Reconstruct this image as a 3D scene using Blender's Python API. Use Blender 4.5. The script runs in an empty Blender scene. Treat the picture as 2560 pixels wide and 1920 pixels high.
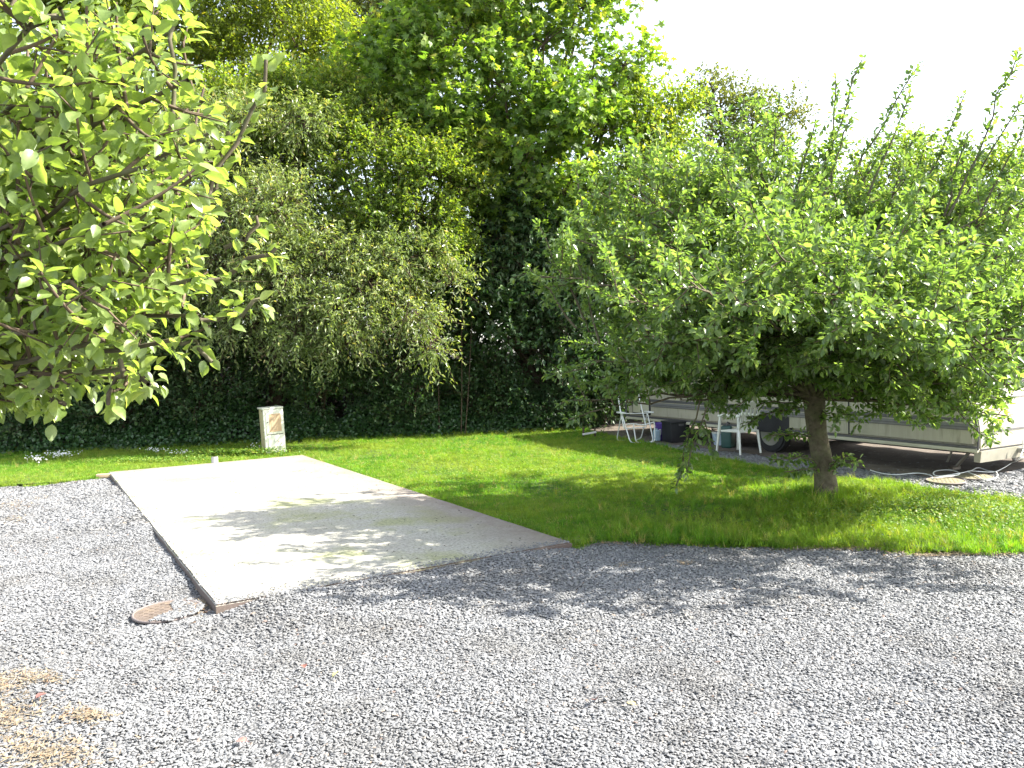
import bpy, bmesh, math, random
import numpy as np
from mathutils import Vector, Matrix

random.seed(7)
rng = np.random.default_rng(7)
SC = bpy.context.scene
R = math.radians

# ------------------------------------------------------------------ camera
CAM_Z = 1.75
F = 2020.0                       # focal length in pixels of the 2560 px wide photograph
cam_d = bpy.data.cameras.new('camera')
cam = bpy.data.objects.new('camera', cam_d)
SC.collection.objects.link(cam)
cam_d.sensor_width = 36.0
cam_d.lens = 36.0 * F / 2560.0
cam_d.clip_end = 1500
cam_d.clip_start = 0.05
CM = Matrix.Translation((0, 0, CAM_Z)) @ Matrix.Rotation(R(90 - 2.32), 4, 'X') @ Matrix.Rotation(R(-1.43), 4, 'Z')
cam.matrix_world = CM
SC.camera = cam

# ------------------------------------------------------------------ sky, sun, exposure
SUN_EL, SUN_AZ = 41.0, 87.3      # degrees; azimuth to the right of the viewing direction
w = bpy.data.worlds.new('World')
SC.world = w
w.use_nodes = True
wn, wl = w.node_tree.nodes, w.node_tree.links
sky = wn.new('ShaderNodeTexSky')
sky.sky_type = 'NISHITA'
sky.sun_disc = False
sky.sun_elevation = R(SUN_EL)
sky.sun_rotation = R(SUN_AZ)
sky.air_density = 1.0
sky.dust_density = 1.6
sky.ozone_density = 1.0
veil = wn.new('ShaderNodeHueSaturation')      # thin high haze: the sky is pale, hardly blue
veil.inputs['Saturation'].default_value = 0.5
wl.new(sky.outputs[0], veil.inputs['Color'])
wl.new(veil.outputs[0], wn['Background'].inputs[0])
wn['Background'].inputs[1].default_value = 0.15
sd = bpy.data.lights.new('sun', 'SUN')
sd.energy = 5.0
sd.angle = R(0.55)
sd.color = (1.0, 0.95, 0.86)
sun = bpy.data.objects.new('sun', sd)
SC.collection.objects.link(sun)
SUN = Vector((math.sin(R(SUN_AZ)) * math.cos(R(SUN_EL)), math.cos(R(SUN_AZ)) * math.cos(R(SUN_EL)), math.sin(R(SUN_EL))))
sun.rotation_euler = SUN.to_track_quat('Z', 'Y').to_euler()
SC.view_settings.view_transform = 'Standard'
SC.view_settings.look = 'None'
SC.view_settings.gamma = 1.0
SC.view_settings.use_curve_mapping = False
SC.view_settings.exposure = 1.95
SC.render.engine = 'CYCLES'
SC.cycles.max_bounces = 8
SC.cycles.diffuse_bounces = 4
SC.cycles.transmission_bounces = 6
SC.cycles.transparent_max_bounces = 6
SC.cycles.use_denoising = True

# ------------------------------------------------------------------ survey helpers
def ray(u, v):
    d = CM.to_3x3() @ Vector(((u - 1280) / F, -(v - 960) / F, -1.0))
    return d

def G(u, v, z=0.0):
    d = ray(u, v)
    t = (z - CAM_Z) / d.z
    return Vector((d.x * t, d.y * t, z))

def P(u, v, depth):
    d = ray(u, v)
    t = depth / d.y
    return Vector((d.x * t, d.y * t, CAM_Z + d.z * t))

# ------------------------------------------------------------------ materials
def mat(name):
    m = bpy.data.materials.new(name)
    m.use_nodes = True
    return m, m.node_tree.nodes, m.node_tree.links, m.node_tree.nodes['Principled BSDF']

def noise(n, l, scale, detail=4, rough=0.55, coord=None):
    t = n.new('ShaderNodeTexNoise')
    t.inputs['Scale'].default_value = scale
    t.inputs['Detail'].default_value = detail
    t.inputs['Roughness'].default_value = rough
    if coord is not None:
        l.new(coord, t.inputs['Vector'])
    return t

def ramp(n, l, fac, stops):
    r = n.new('ShaderNodeValToRGB')
    e = r.color_ramp.elements
    while len(e) < len(stops):
        e.new(0.5)
    for k, (p, c) in enumerate(stops):
        e[k].position = p
        e[k].color = (c[0], c[1], c[2], 1)
    if fac is not None:
        l.new(fac, r.inputs[0])
    return r

def mixc(n, l, fac, a, b, mode='MIX'):
    m = n.new('ShaderNodeMix')
    m.data_type = 'RGBA'
    m.blend_type = mode
    for s, val in ((0, fac), (6, a), (7, b)):
        if isinstance(val, (int, float)):
            m.inputs[s].default_value = val
        elif isinstance(val, tuple):
            m.inputs[s].default_value = (val[0], val[1], val[2], 1)
        elif val is not None:
            l.new(val, m.inputs[s])
    return m.outputs[2]

def bump(n, l, h, strength, dist, bsdf):
    b = n.new('ShaderNodeBump')
    b.inputs['Strength'].default_value = strength
    b.inputs['Distance'].default_value = dist
    l.new(h, b.inputs['Height'])
    l.new(b.outputs[0], bsdf.inputs['Normal'])

def leaf_mat(name, c0, c1, c2, trans=0.42, rough=0.42, tint=(1.5, 1.35, 0.35), spec=0.5):
    """c0..c2: dark, mid, young leaf colour; the per-leaf attribute 'tone' picks between them."""
    c0, c1, c2 = [(c[0] * .96, c[1] * 1.02, c[2] * 1.12) for c in (c0, c1, c2)]
    tint = (tint[0] * .95, tint[1] * 1.0, tint[2] * 1.15)
    m, n, l, b = mat(name)
    a = n.new('ShaderNodeAttribute')
    a.attribute_name = 'tone'
    r = ramp(n, l, a.outputs['Fac'], [(0.0, c0), (0.55, c1), (0.93, c2), (1.0, (c2[0] * 1.35, c2[1] * 1.05, c2[2]))])
    geo = n.new('ShaderNodeNewGeometry')
    mo = noise(n, l, 70, 3, 0.6, geo.outputs['Position'])
    mr = ramp(n, l, mo.outputs['Fac'], [(0.3, (0.78, 0.80, 0.75)), (0.6, (1.06, 1.05, 1.05))])
    class _r: outputs = [mixc(n, l, 1.0, r.outputs[0], mr.outputs[0], 'MULTIPLY')]
    r = _r
    under = mixc(n, l, 0.45, r.outputs[0], (0.16, 0.2, 0.12))
    col = mixc(n, l, geo.outputs['Backfacing'], r.outputs[0], under)
    l.new(col, b.inputs['Base Color'])
    b.inputs['Roughness'].default_value = rough
    b.inputs['Specular IOR Level'].default_value = spec
    t = n.new('ShaderNodeBsdfTranslucent')
    tc = mixc(n, l, 1.0, r.outputs[0], tint, 'MULTIPLY')
    l.new(tc, t.inputs['Color'])
    mx = n.new('ShaderNodeMixShader')
    mx.inputs[0].default_value = trans
    l.new(b.outputs[0], mx.inputs[1])
    l.new(t.outputs[0], mx.inputs[2])
    l.new(mx.outputs[0], n['Material Output'].inputs['Surface'])
    return m

def plain(name, col, rough=0.6, metal=0.0, var=0.12, scale=12.0, dirt=None, dirt_amt=0.0, dscale=3.0, spec=0.5):
    m, n, l, b = mat(name)
    tc = n.new('ShaderNodeTexCoord')
    t = noise(n, l, scale, 5, 0.6, tc.outputs['Object'])
    r = ramp(n, l, t.outputs['Fac'], [(0.25, tuple(c * (1 - var) for c in col)), (0.75, tuple(min(1, c * (1 + var)) for c in col))])
    out = r.outputs[0]
    if dirt:
        d = noise(n, l, dscale, 7, 0.7, tc.outputs['Object'])
        f = ramp(n, l, d.outputs['Fac'], [(0.45, (0, 0, 0)), (0.72, (dirt_amt,) * 3)])
        out = mixc(n, l, f.outputs[0], out, dirt)
    l.new(out, b.inputs['Base Color'])
    b.inputs['Roughness'].default_value = rough
    b.inputs['Metallic'].default_value = metal
    b.inputs['Specular IOR Level'].default_value = spec
    return m

# ---- leaf materials
M_APPLE = leaf_mat('apple_leaf', (0.095, 0.16, 0.04), (0.18, 0.265, 0.075), (0.30, 0.345, 0.125), 0.56, 0.33, (1.45, 1.4, 0.45), 0.9)
M_APPLE_NEAR = leaf_mat('apple_leaf_near', (0.15, 0.21, 0.05), (0.28, 0.35, 0.105), (0.40, 0.44, 0.16), 0.58, 0.34, (1.5, 1.45, 0.45), 0.8)
M_SYC = leaf_mat('broad_leaf', (0.10, 0.18, 0.035), (0.20, 0.285, 0.05), (0.30, 0.36, 0.07), 0.58, 0.42, (1.5, 1.5, 0.35))
M_WIL = leaf_mat('narrow_leaf', (0.12, 0.175, 0.045), (0.235, 0.285, 0.085), (0.40, 0.41, 0.17), 0.48, 0.34, (1.45, 1.4, 0.4), 0.7)
M_THORN = leaf_mat('bright_leaf', (0.105, 0.175, 0.025), (0.21, 0.28, 0.045), (0.33, 0.36, 0.06), 0.58, 0.42, (1.5, 1.45, 0.3))
M_OLIVE = leaf_mat('olive_leaf', (0.125, 0.17, 0.025), (0.21, 0.26, 0.04), (0.30, 0.33, 0.05), 0.6, 0.5, (1.55, 1.45, 0.3), 0.3)
M_DULL = leaf_mat('dull_leaf', (0.09, 0.11, 0.03), (0.145, 0.165, 0.045), (0.20, 0.21, 0.06), 0.5, 0.5, (1.4, 1.3, 0.4), 0.3)
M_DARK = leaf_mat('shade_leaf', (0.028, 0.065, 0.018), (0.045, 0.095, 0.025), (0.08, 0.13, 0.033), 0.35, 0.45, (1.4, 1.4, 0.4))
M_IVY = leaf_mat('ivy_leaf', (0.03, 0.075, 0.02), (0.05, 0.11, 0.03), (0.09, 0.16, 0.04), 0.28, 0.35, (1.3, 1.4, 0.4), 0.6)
M_BARK = plain('bark_grey', (0.10, 0.082, 0.058), 0.9, var=0.5, scale=22, dirt=(0.14, 0.16, 0.07), dirt_amt=0.6, dscale=6, spec=0.2)
M_BARK2 = plain('bark_brown', (0.09, 0.065, 0.045), 0.9, var=0.45, scale=16, spec=0.2)
M_TWIG = plain('twig_bark', (0.11, 0.08, 0.055), 0.8, var=0.35, scale=20, spec=0.25)

# ------------------------------------------------------------------ mesh helpers
def link(o, parent=None):
    SC.collection.objects.link(o)
    if parent is not None:
        o.parent = parent
    return o

def tag(o, label=None, cat=None, group=None, kind=None):
    if label: o['label'] = label
    if cat: o['category'] = cat
    if group: o['group'] = group
    if kind: o['kind'] = kind
    return o

def empty(name, loc, rz=0.0):
    o = bpy.data.objects.new(name, None)
    o.empty_display_size = 0.2
    o.location = loc
    o.rotation_euler = (0, 0, rz)
    return link(o)

class Acc:
    """Collects triangle arrays; builds one mesh with the point attribute 'tone'."""
    def __init__(self):
        self.v, self.f, self.t, self.n = [], [], [], 0
    def add(self, V, Fc, tone=0.5):
        V = np.asarray(V, dtype=np.float32).reshape(-1, 3)
        Fc = np.asarray(Fc, dtype=np.int64).reshape(-1, 3)
        self.v.append(V)
        self.f.append(Fc + self.n)
        self.t.append(np.broadcast_to(np.asarray(tone, dtype=np.float32), (len(V),)).copy())
        self.n += len(V)
    def mesh(self, name, m, smooth=False):
        V = np.concatenate(self.v); Fc = np.concatenate(self.f); T = np.concatenate(self.t)
        me = bpy.data.meshes.new(name)
        me.vertices.add(len(V)); me.vertices.foreach_set('co', V.ravel())
        me.loops.add(len(Fc) * 3); me.loops.foreach_set('vertex_index', Fc.ravel().astype(np.int32))
        me.polygons.add(len(Fc))
        me.polygons.foreach_set('loop_start', np.arange(0, len(Fc) * 3, 3, dtype=np.int32))
        me.polygons.foreach_set('loop_total', np.full(len(Fc), 3, dtype=np.int32))
        me.polygons.foreach_set('use_smooth', np.full(len(Fc), smooth, dtype=bool))
        me.update(calc_edges=True)
        a = me.attributes.new('tone', 'FLOAT', 'POINT')
        a.data.foreach_set('value', T)
        me.materials.append(m)
        return me
    def obj(self, name, m, parent=None, smooth=False):
        return link(bpy.data.objects.new(name, self.mesh(name, m, smooth)), parent)

def norm(a):
    return a / np.maximum(np.linalg.norm(a, axis=-1, keepdims=True), 1e-9)

# leaf templates: x across, y along, z out of the blade
T_QUAD = (np.array([(0, 0, 0), (.30, .45, .07), (0, 1, -.10), (-.30, .45, .07)]), np.array([(0, 1, 2), (0, 2, 3)]))
T_NARROW = (np.array([(0, 0, 0), (.16, .45, .04), (0, 1, -.14), (-.16, .45, .04)]), np.array([(0, 1, 2), (0, 2, 3)]))
T_OVAL = (np.array([(0, 0, 0), (.25, .28, .06), (.26, .62, .04), (0, 1, -.16), (-.26, .62, .04), (-.25, .28, .06), (0, .45, -.015)]),
          np.array([(0, 1, 6), (1, 2, 6), (2, 3, 6), (3, 4, 6), (4, 5, 6), (5, 0, 6)]))
T_PALM = (np.array([(0, .05, 0), (.45, .12, .03), (.27, .32, .05), (.55, .62, -.05), (.17, .60, .05), (0, 1.0, -.08), (-.17, .60, .05), (-.55, .62, -.05), (-.27, .32, .05), (-.45, .12, .03)]),
          np.array([(0, 1, 2), (2, 3, 4), (0, 2, 4), (4, 5, 6), (0, 4, 6), (0, 6, 8), (6, 7, 8), (0, 8, 9)]))
T_ROUND = (np.array([(0, 0, 0), (.38, .25, .05), (.36, .68, .03), (0, 1, -.08), (-.36, .68, .03), (-.38, .25, .05)]),
           np.array([(0, 1, 2), (0, 2, 3), (0, 3, 4), (0, 4, 5)]))

T_QUAD2 = (np.array([(0, 0, 0), (.42, .42, .07), (0, 1, -.10), (-.42, .42, .07)]), np.array([(0, 1, 2), (0, 2, 3)]))
T_HEX = (np.array([(0, 0, 0), (.27, .35, .06), (.2, .72, .03), (0, 1, -.12), (-.2, .72, .03), (-.27, .35, .06)]), np.array([(0, 1, 2), (0, 2, 3), (0, 3, 4), (0, 4, 5)]))

def leaf_frames(D, N):
    X = norm(np.cross(D, N))
    Z = np.cross(X, D)
    return X, Z

def add_leaves(acc, Pp, D, N, S, T, tone):
    tv, tf = T
    X, Z = leaf_frames(D, N)
    n, k = len(Pp), len(tv)
    V = Pp[:, None, :] + S[:, None, None] * (tv[None, :, 0, None] * X[:, None, :] + tv[None, :, 1, None] * D[:, None, :] + tv[None, :, 2, None] * Z[:, None, :])
    Fc = tf[None] + (np.arange(n) * k)[:, None, None]
    acc.add(V.reshape(-1, 3), Fc.reshape(-1, 3), np.repeat(tone, k))

def add_tube(acc, pts, rad, sides=5, tone=0.5):
    pts = np.asarray(pts, float); rad = np.asarray(rad, float)
    n = len(pts)
    T = np.gradient(pts, axis=0); T = norm(T)
    ref = np.array([0.31, 0.17, 0.93]) if abs(T[:, 2]).mean() < 0.85 else np.array([1.0, 0.2, 0.1])
    A = norm(np.cross(T, ref)); B = np.cross(T, A)
    th = np.arange(sides) * 2 * math.pi / sides
    V = pts[:, None] + rad[:, None, None] * (np.cos(th)[None, :, None] * A[:, None] + np.sin(th)[None, :, None] * B[:, None])
    Fc = []
    for i in range(n - 1):
        for j in range(sides):
            a, b = i * sides + j, i * sides + (j + 1) % sides
            Fc += [(a, b, b + sides), (a, b + sides, a + sides)]
    acc.add(V.reshape(-1, 3), Fc, tone)

def add_sticks(acc, A, B, r, tone=0.5):
    """many straight three-sided twigs at once"""
    D = norm(B - A)
    X = norm(np.cross(D, np.array([0.2, 0.1, 1.0]))); Y = np.cross(X, D)
    n = len(A)
    V = np.empty((n, 6, 3))
    for k in range(3):
        c, s = math.cos(k * 2.094), math.sin(k * 2.094)
        o = (c * X + s * Y)
        V[:, k] = A + o * r[:, None]
        V[:, 3 + k] = B + o * r[:, None] * 0.5
    f = np.array([(0, 1, 4), (0, 4, 3), (1, 2, 5), (1, 5, 4), (2, 0, 3), (2, 3, 5)])
    acc.add(V.reshape(-1, 3), (f[None] + (np.arange(n) * 6)[:, None, None]).reshape(-1, 3), tone)

def bez(a, b, c, n):
    t = np.linspace(0, 1, n)[:, None]
    return (1 - t) ** 2 * a + 2 * t * (1 - t) * b + t * t * c

UP = np.array([0, 0, 1.0])
def rdir(n):
    return norm(rng.normal(size=(n, 3)))

# ------------------------------------------------------------------ layout polygons (ground plane, metres)
d2 = 2560 / 2212.0
def GD(u, v):                 # from the coordinates of the enlarged overview
    p = G(u * d2, v * d2)
    return (p.x, p.y)
SZ = 0.065                    # top of the slab
s_fl = G(540, 1512, SZ); s_fr = G(1430, 1355, SZ); s_br = G(757, 1137, SZ); s_bl = G(270, 1180, SZ)
slab = [(p.x, p.y) for p in (s_fl, s_fr, s_br, s_bl)]
lawn_front = [(s_fr.x, s_fr.y), GD(1300, 1168), GD(1400, 1172), GD(1600, 1180), GD(1800, 1185), GD(2000, 1193), GD(2120, 1198), GD(2212, 1193), GD(2500, 1196)]
lawn_right = [GD(2500, 1130), GD(2212, 1083), GD(2100, 1073), GD(2000, 1060), GD(1930, 1047), GD(1850, 1041), GD(1700, 1022), GD(1600, 1003), GD(1500, 985), GD(1420, 965), GD(1345, 950)]
lawn_back = [(0.9, 19.5), (-6, 19.0), (-14, 17.5), (-22, 15.5)]
lawn_left = [(-20, 10.9), GD(0, 1053), GD(120, 1045), GD(235, 1031), (s_bl.x, s_bl.y + 0.05), (s_bl.x, s_bl.y), (s_br.x, s_br.y)]
lawn = lawn_front + lawn_right + lawn_back + lawn_left

def inside(poly, X, Y):
    r = np.zeros(len(X), bool)
    n = len(poly)
    for i in range(n):
        x1, y1 = poly[i]; x2, y2 = poly[(i + 1) % n]
        c = ((y1 > Y) != (y2 > Y))
        with np.errstate(divide='ignore', invalid='ignore'):
            xi = (x2 - x1) * (Y - y1) / (y2 - y1 + 1e-12) + x1
        r ^= c & (X < xi)
    return r

def edge_dist(poly, X, Y, closed=True):
    d = np.full(len(X), 1e9)
    m = len(poly) if closed else len(poly) - 1
    for i in range(m):
        ax, ay = poly[i]; bx, by = poly[(i + 1) % len(poly)]
        L2 = (bx - ax) ** 2 + (by - ay) ** 2 + 1e-12
        t = np.clip(((X - ax) * (bx - ax) + (Y - ay) * (by - ay)) / L2, 0, 1)
        d = np.minimum(d, np.hypot(X - ax - t * (bx - ax), Y - ay - t * (by - ay)))
    return d

ux, uy = (slab[1][0] - slab[0][0]), (slab[1][1] - slab[0][1])
LS = math.hypot(ux, uy); ux /= LS; uy /= LS
lx, ly = (slab[3][0] - slab[0][0]), (slab[3][1] - slab[0][1])
LL = math.hypot(lx, ly); lx /= LL; ly /= LL

DIPS = []
for (u_, v_, r_, a_) in ((612, 1815, .05, .03), (650, 1850, .06, .035), (690, 1895, .07, .04), (590, 1925, .06, .03), (1470, 1740, .05, .03), (1530, 1765, .05, .025), (1840, 1690, .05, .025), (1020, 1535, .07, .02), (1960, 1760, .05, .02), (300, 1860, .06, .02), (2330, 1650, .06, .02)):
    q_ = G(u_, v_); DIPS.append((q_.x, q_.y, r_, a_))

def gravel_h(X, Y):
    h = 0.010 * np.sin(X * 2.3 + 1.2) * np.sin(Y * 1.9 + 0.4) + 0.006 * np.sin(X * 5.1 - Y * 3.7)
    for (px_, py_, r_, a_) in DIPS: h = h - a_ * np.exp(-((X - px_) ** 2 + (Y - py_) ** 2) / r_ ** 2)
    h = h + 0.007 * np.sin(X * 7.3 + 2 * np.sin(Y * 3.1)) * np.sin(Y * 6.1 + 1.7 * np.sin(X * 2.3))
    # banked against the middle of the slab's left side and along its near edge
    dl = edge_dist([slab[3], slab[0]], X, Y, False)
    s = ((X - slab[0][0]) * lx + (Y - slab[0][1]) * ly) / LL
    bank = np.exp(-((s - 0.55) / 0.27) ** 2)
    h = h + 0.056 * bank * np.exp(-(dl / 0.5) ** 2)
    df = edge_dist([slab[0], slab[1]], X, Y, False)
    s2 = ((X - slab[0][0]) * ux + (Y - slab[0][1]) * uy) / LS
    h = h + 0.054 * np.clip((s2 - 0.0) * 9, 0, 1) * np.clip((1.0 - s2) * 6, 0, 1) * np.exp(-(df / 0.6) ** 2)
    return h
def gh(x, y):
    return float(gravel_h(np.array([x]), np.array([y]))[0])

# ================================================================== STRUCTURE
# ground: one sheet to the horizon
m, n, l, b = mat('field_soil')
tc = n.new('ShaderNodeTexCoord')
t1 = noise(n, l, 0.8, 8, 0.65, tc.outputs['Object'])
r1 = ramp(n, l, t1.outputs['Fac'], [(0.3, (0.03, 0.025, 0.015)), (0.6, (0.05, 0.06, 0.02)), (0.8, (0.05, 0.09, 0.02))])
l.new(r1.outputs[0], b.inputs['Base Color']); b.inputs['Roughness'].default_value = 0.95
me = bpy.data.meshes.new('ground')
me.from_pydata([(-400, -400, -0.07), (400, -400, -0.07), (400, 400, -0.07), (-400, 400, -0.07)], [], [(0, 1, 2, 3)])
me.materials.append(m)
tag(link(bpy.data.objects.new('ground', me)), kind='structure')

def grid_sheet(name, x0, x1, y0, y1, step, hf, m, keep=None):
    xs = np.arange(x0, x1 + 1e-6, step); ys = np.arange(y0, y1 + 1e-6, step)
    XX, YY = np.meshgrid(xs, ys)
    Z = hf(XX.ravel(), YY.ravel())
    V = np.stack([XX.ravel(), YY.ravel(), Z], 1)
    nx, ny = len(xs), len(ys)
    i, j = np.meshgrid(np.arange(nx - 1), np.arange(ny - 1))
    a = (j * nx + i).ravel()
    Fc = np.concatenate([np.stack([a, a + 1, a + nx + 1], 1), np.stack([a, a + nx + 1, a + nx], 1)])
    if keep is not None:
        c = V[Fc].mean(1)
        Fc = Fc[keep(c[:, 0], c[:, 1])]
    acc = Acc(); acc.add(V, Fc)
    o = acc.obj(name, m, smooth=True)
    return o

# gravel bed below and beyond the built stones
m, n, l, b = mat('gravel_bed')
tc = n.new('ShaderNodeTexCoord')
vo = n.new('ShaderNodeTexVoronoi'); vo.inputs['Scale'].default_value = 48; l.new(tc.outputs['Object'], vo.inputs['Vector'])
sep = n.new('ShaderNodeSeparateColor'); l.new(vo.outputs['Color'], sep.inputs[0])
r1 = ramp(n, l, sep.outputs[0], [(0.0, (0.15, 0.15, 0.153)), (0.5, (0.175, 0.176, 0.18)), (1.0, (0.20, 0.20, 0.203))])
gap = ramp(n, l, vo.outputs['Distance'], [(0.25, (1, 1, 1)), (0.62, (0.45, 0.45, 0.45))])  # darker between chips: shade of the gaps put into the colour
l.new(mixc(n, l, 1.0, r1.outputs[0], gap.outputs[0], 'MULTIPLY'), b.inputs['Base Color'])
b.inputs['Roughness'].default_value = 0.85
inv = n.new('ShaderNodeMath'); inv.operation = 'SUBTRACT'; inv.inputs[0].default_value = 1; l.new(vo.outputs['Distance'], inv.inputs[1])
bump(n, l, inv.outputs[0], 0.9, 0.02, b)
M_BED = m
tag(grid_sheet('gravel_ground', -24, 24, -4, 24, 0.2, lambda X, Y: gravel_h(X, Y) - 0.007, M_BED), kind='structure')

# lawn soil sheet
m, n, l, b = mat('lawn_thatch')
tc = n.new('ShaderNodeTexCoord')
t1 = noise(n, l, 3.0, 8, 0.7, tc.outputs['Object'])
r1 = ramp(n, l, t1.outputs['Fac'], [(0.3, (0.03, 0.055, 0.012)), (0.6, (0.06, 0.095, 0.02)), (0.85, (0.11, 0.10, 0.04))])
l.new(r1.outputs[0], b.inputs['Base Color']); b.inputs['Roughness'].default_value = 0.95
def lawn_h(X, Y):
    return 0.028 + 0.012 * np.sin(X * 1.3) * np.sin(Y * 1.1 + 2) + 0.006 * np.sin(X * 3.7 + Y * 2.9)
tag(grid_sheet('lawn_ground', -22, 10, 5, 20, 0.12, lawn_h, m, lambda X, Y: inside(lawn, X, Y)), kind='structure')

# earth bank added behind the lawn, blocks light leaking through the hedge
m, n, l, b = mat('hedge_soil')
tc = n.new('ShaderNodeTexCoord')
t1 = noise(n, l, 2.5, 8, 0.7, tc.outputs['Object'])
r1 = ramp(n, l, t1.outputs['Fac'], [(0.3, (0.018, 0.014, 0.010)), (0.6, (0.035, 0.027, 0.018)), (0.85, (0.03, 0.04, 0.015))])
l.new(r1.outputs[0], b.inputs['Base Color']); b.inputs['Roughness'].default_value = 1.0
def hedge_line(X):            # y of the foot of the hedge
    return np.interp(X, [-24, -12, -9.7, -6.5, -3, 0, 1.0, 2.2, 6, 14, 24], [12.6, 14.7, 15.3, 15.9, 16.6, 17.2, 17.3, 18.4, 18.6, 18, 17])
def bank_h(X, Y):
    d = Y - hedge_line(X) - 0.5
    return -0.06 + 1.5 * (1 / (1 + np.exp(-(d - 2.4) * 1.9))) + 0.12 * np.sin(X * 1.7) * np.sin(Y * 1.9) * np.clip(d, 0, 1) + 0.05 * np.clip(d, 0, 1)
tag(grid_sheet('added_hedge_bank', -34, 30, 12, 40, 0.4, bank_h, m, lambda X, Y: Y > hedge_line(X) - 0.2), kind='structure')

# bare earth strip the caravan stands on
CV0 = Vector((5.836, 10.12, 0)); CVD = Vector((-0.49, 0.872, 0)).normalized(); CVN = Vector((-CVD.y, CVD.x, 0)) * 1.0
if CVN.x > 0: CVN = -CVN      # towards the camera side
def cv(s, o, z=0.0):          # s along the caravan from its near end, o outwards from its near side
    p = CV0 + CVD * s + CVN * o
    return Vector((p.x, p.y, z))
m, n, l, b = mat('bare_earth')
tc = n.new('ShaderNodeTexCoord')
t1 = noise(n, l, 5.0, 8, 0.7, tc.outputs['Object'])
r1 = ramp(n, l, t1.outputs['Fac'], [(0.3, (0.07, 0.055, 0.042)), (0.6, (0.13, 0.105, 0.08)), (0.8, (0.10, 0.10, 0.05))])
l.new(r1.outputs[0], b.inputs['Base Color']); b.inputs['Roughness'].default_value = 0.95
bump(n, l, t1.outputs['Fac'], 0.6, 0.03, b)
pad = [cv(0.1, 0.35), cv(1.2, 0.42), cv(2.6, 0.38), cv(4.4, 0.46), cv(6.2, 0.5), cv(8.4, 1.0), cv(9.2, 0.3), cv(9.2, -3.4), cv(0.1, -3.4)]
padp = [(p.x, p.y) for p in pad]
o = grid_sheet('caravan_pitch_ground', 1, 10, 9, 20, 0.12, lambda X, Y: gravel_h(X, Y) + 0.006, m, lambda X, Y: inside(padp, X, Y))
tag(o, kind='structure')
# thin timber edging of the bare strip
# ------------------------------------------------------------------ concrete slab
m, n, l, b = mat('brushed_concrete')
tc = n.new('ShaderNodeTexCoord')
big = noise(n, l, 0.9, 6, 0.65, tc.outputs['Object'])
r1 = ramp(n, l, big.outputs['Fac'], [(0.32, (0.30, 0.285, 0.245)), (0.5, (0.37, 0.355, 0.305)), (0.6, (0.30, 0.305, 0.175))])
fine = noise(n, l, 34, 8, 0.8, tc.outputs['Object'])
r2 = ramp(n, l, fine.outputs['Fac'], [(0.36, (0.42, 0.42, 0.41)), (0.52, (1, 1, 1)), (0.66, (1.2, 1.2, 1.2))])
c = mixc(n, l, 1.0, r1.outputs[0], r2.outputs[0], 'MULTIPLY')
spot = noise(n, l, 16, 3, 0.5, tc.outputs['Object'])
sp = ramp(n, l, spot.outputs['Fac'], [(0.64, (0, 0, 0)), (0.70, (0.7,) * 3)])
c = mixc(n, l, sp.outputs[0], c, (0.15, 0.13, 0.10))
mossn = noise(n, l, 2.2, 8, 0.7, tc.outputs['Object'])
ms = ramp(n, l, mossn.outputs['Fac'], [(0.5, (0, 0, 0)), (0.75, (0.55,) * 3)])
c = mixc(n, l, ms.outputs[0], c, (0.27, 0.28, 0.16))
# grime along the far and right edges (slab-local coordinates)
sx = n.new('ShaderNodeSeparateXYZ'); l.new(tc.outputs['Object'], sx.inputs[0])
def edge_mask(sock, lo, hi):
    mr = n.new('ShaderNodeMapRange'); mr.inputs[1].default_value = lo; mr.inputs[2].default_value = hi
    l.new(sock, mr.inputs[0]); return mr.outputs[0]
e1 = edge_mask(sx.outputs['X'], LS - 0.8, LS + .1); e2 = edge_mask(sx.outputs['Y'], LL - 0.5, LL)
mxm = n.new('ShaderNodeMath'); mxm.operation = 'MAXIMUM'; l.new(e1, mxm.inputs[0]); l.new(e2, mxm.inputs[1])
gn = noise(n, l, 7, 6, 0.7, tc.outputs['Object'])
mm = n.new('ShaderNodeMath'); mm.operation = 'MULTIPLY'; l.new(mxm.outputs[0], mm.inputs[0]); l.new(gn.outputs['Fac'], mm.inputs[1])
mm2 = n.new('ShaderNodeMath'); mm2.operation = 'MULTIPLY'; mm2.inputs[1].default_value = 1.9; mm2.use_clamp = True; l.new(mm.outputs[0], mm2.inputs[0])
c = mixc(n, l, mm2.outputs[0], c, (0.20, 0.16, 0.135))
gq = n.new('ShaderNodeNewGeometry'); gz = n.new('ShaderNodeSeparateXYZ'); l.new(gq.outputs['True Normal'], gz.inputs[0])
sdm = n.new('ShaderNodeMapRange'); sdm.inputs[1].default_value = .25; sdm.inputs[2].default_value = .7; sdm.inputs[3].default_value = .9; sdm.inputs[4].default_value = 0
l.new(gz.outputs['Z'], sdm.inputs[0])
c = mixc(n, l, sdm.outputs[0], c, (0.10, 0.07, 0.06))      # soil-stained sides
l.new(c, b.inputs['Base Color']); b.inputs['Roughness'].default_value = 0.85
bump(n, l, fine.outputs['Fac'], 0.35, 0.006, b)
M_CONC = m
bm = bmesh.new()
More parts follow.
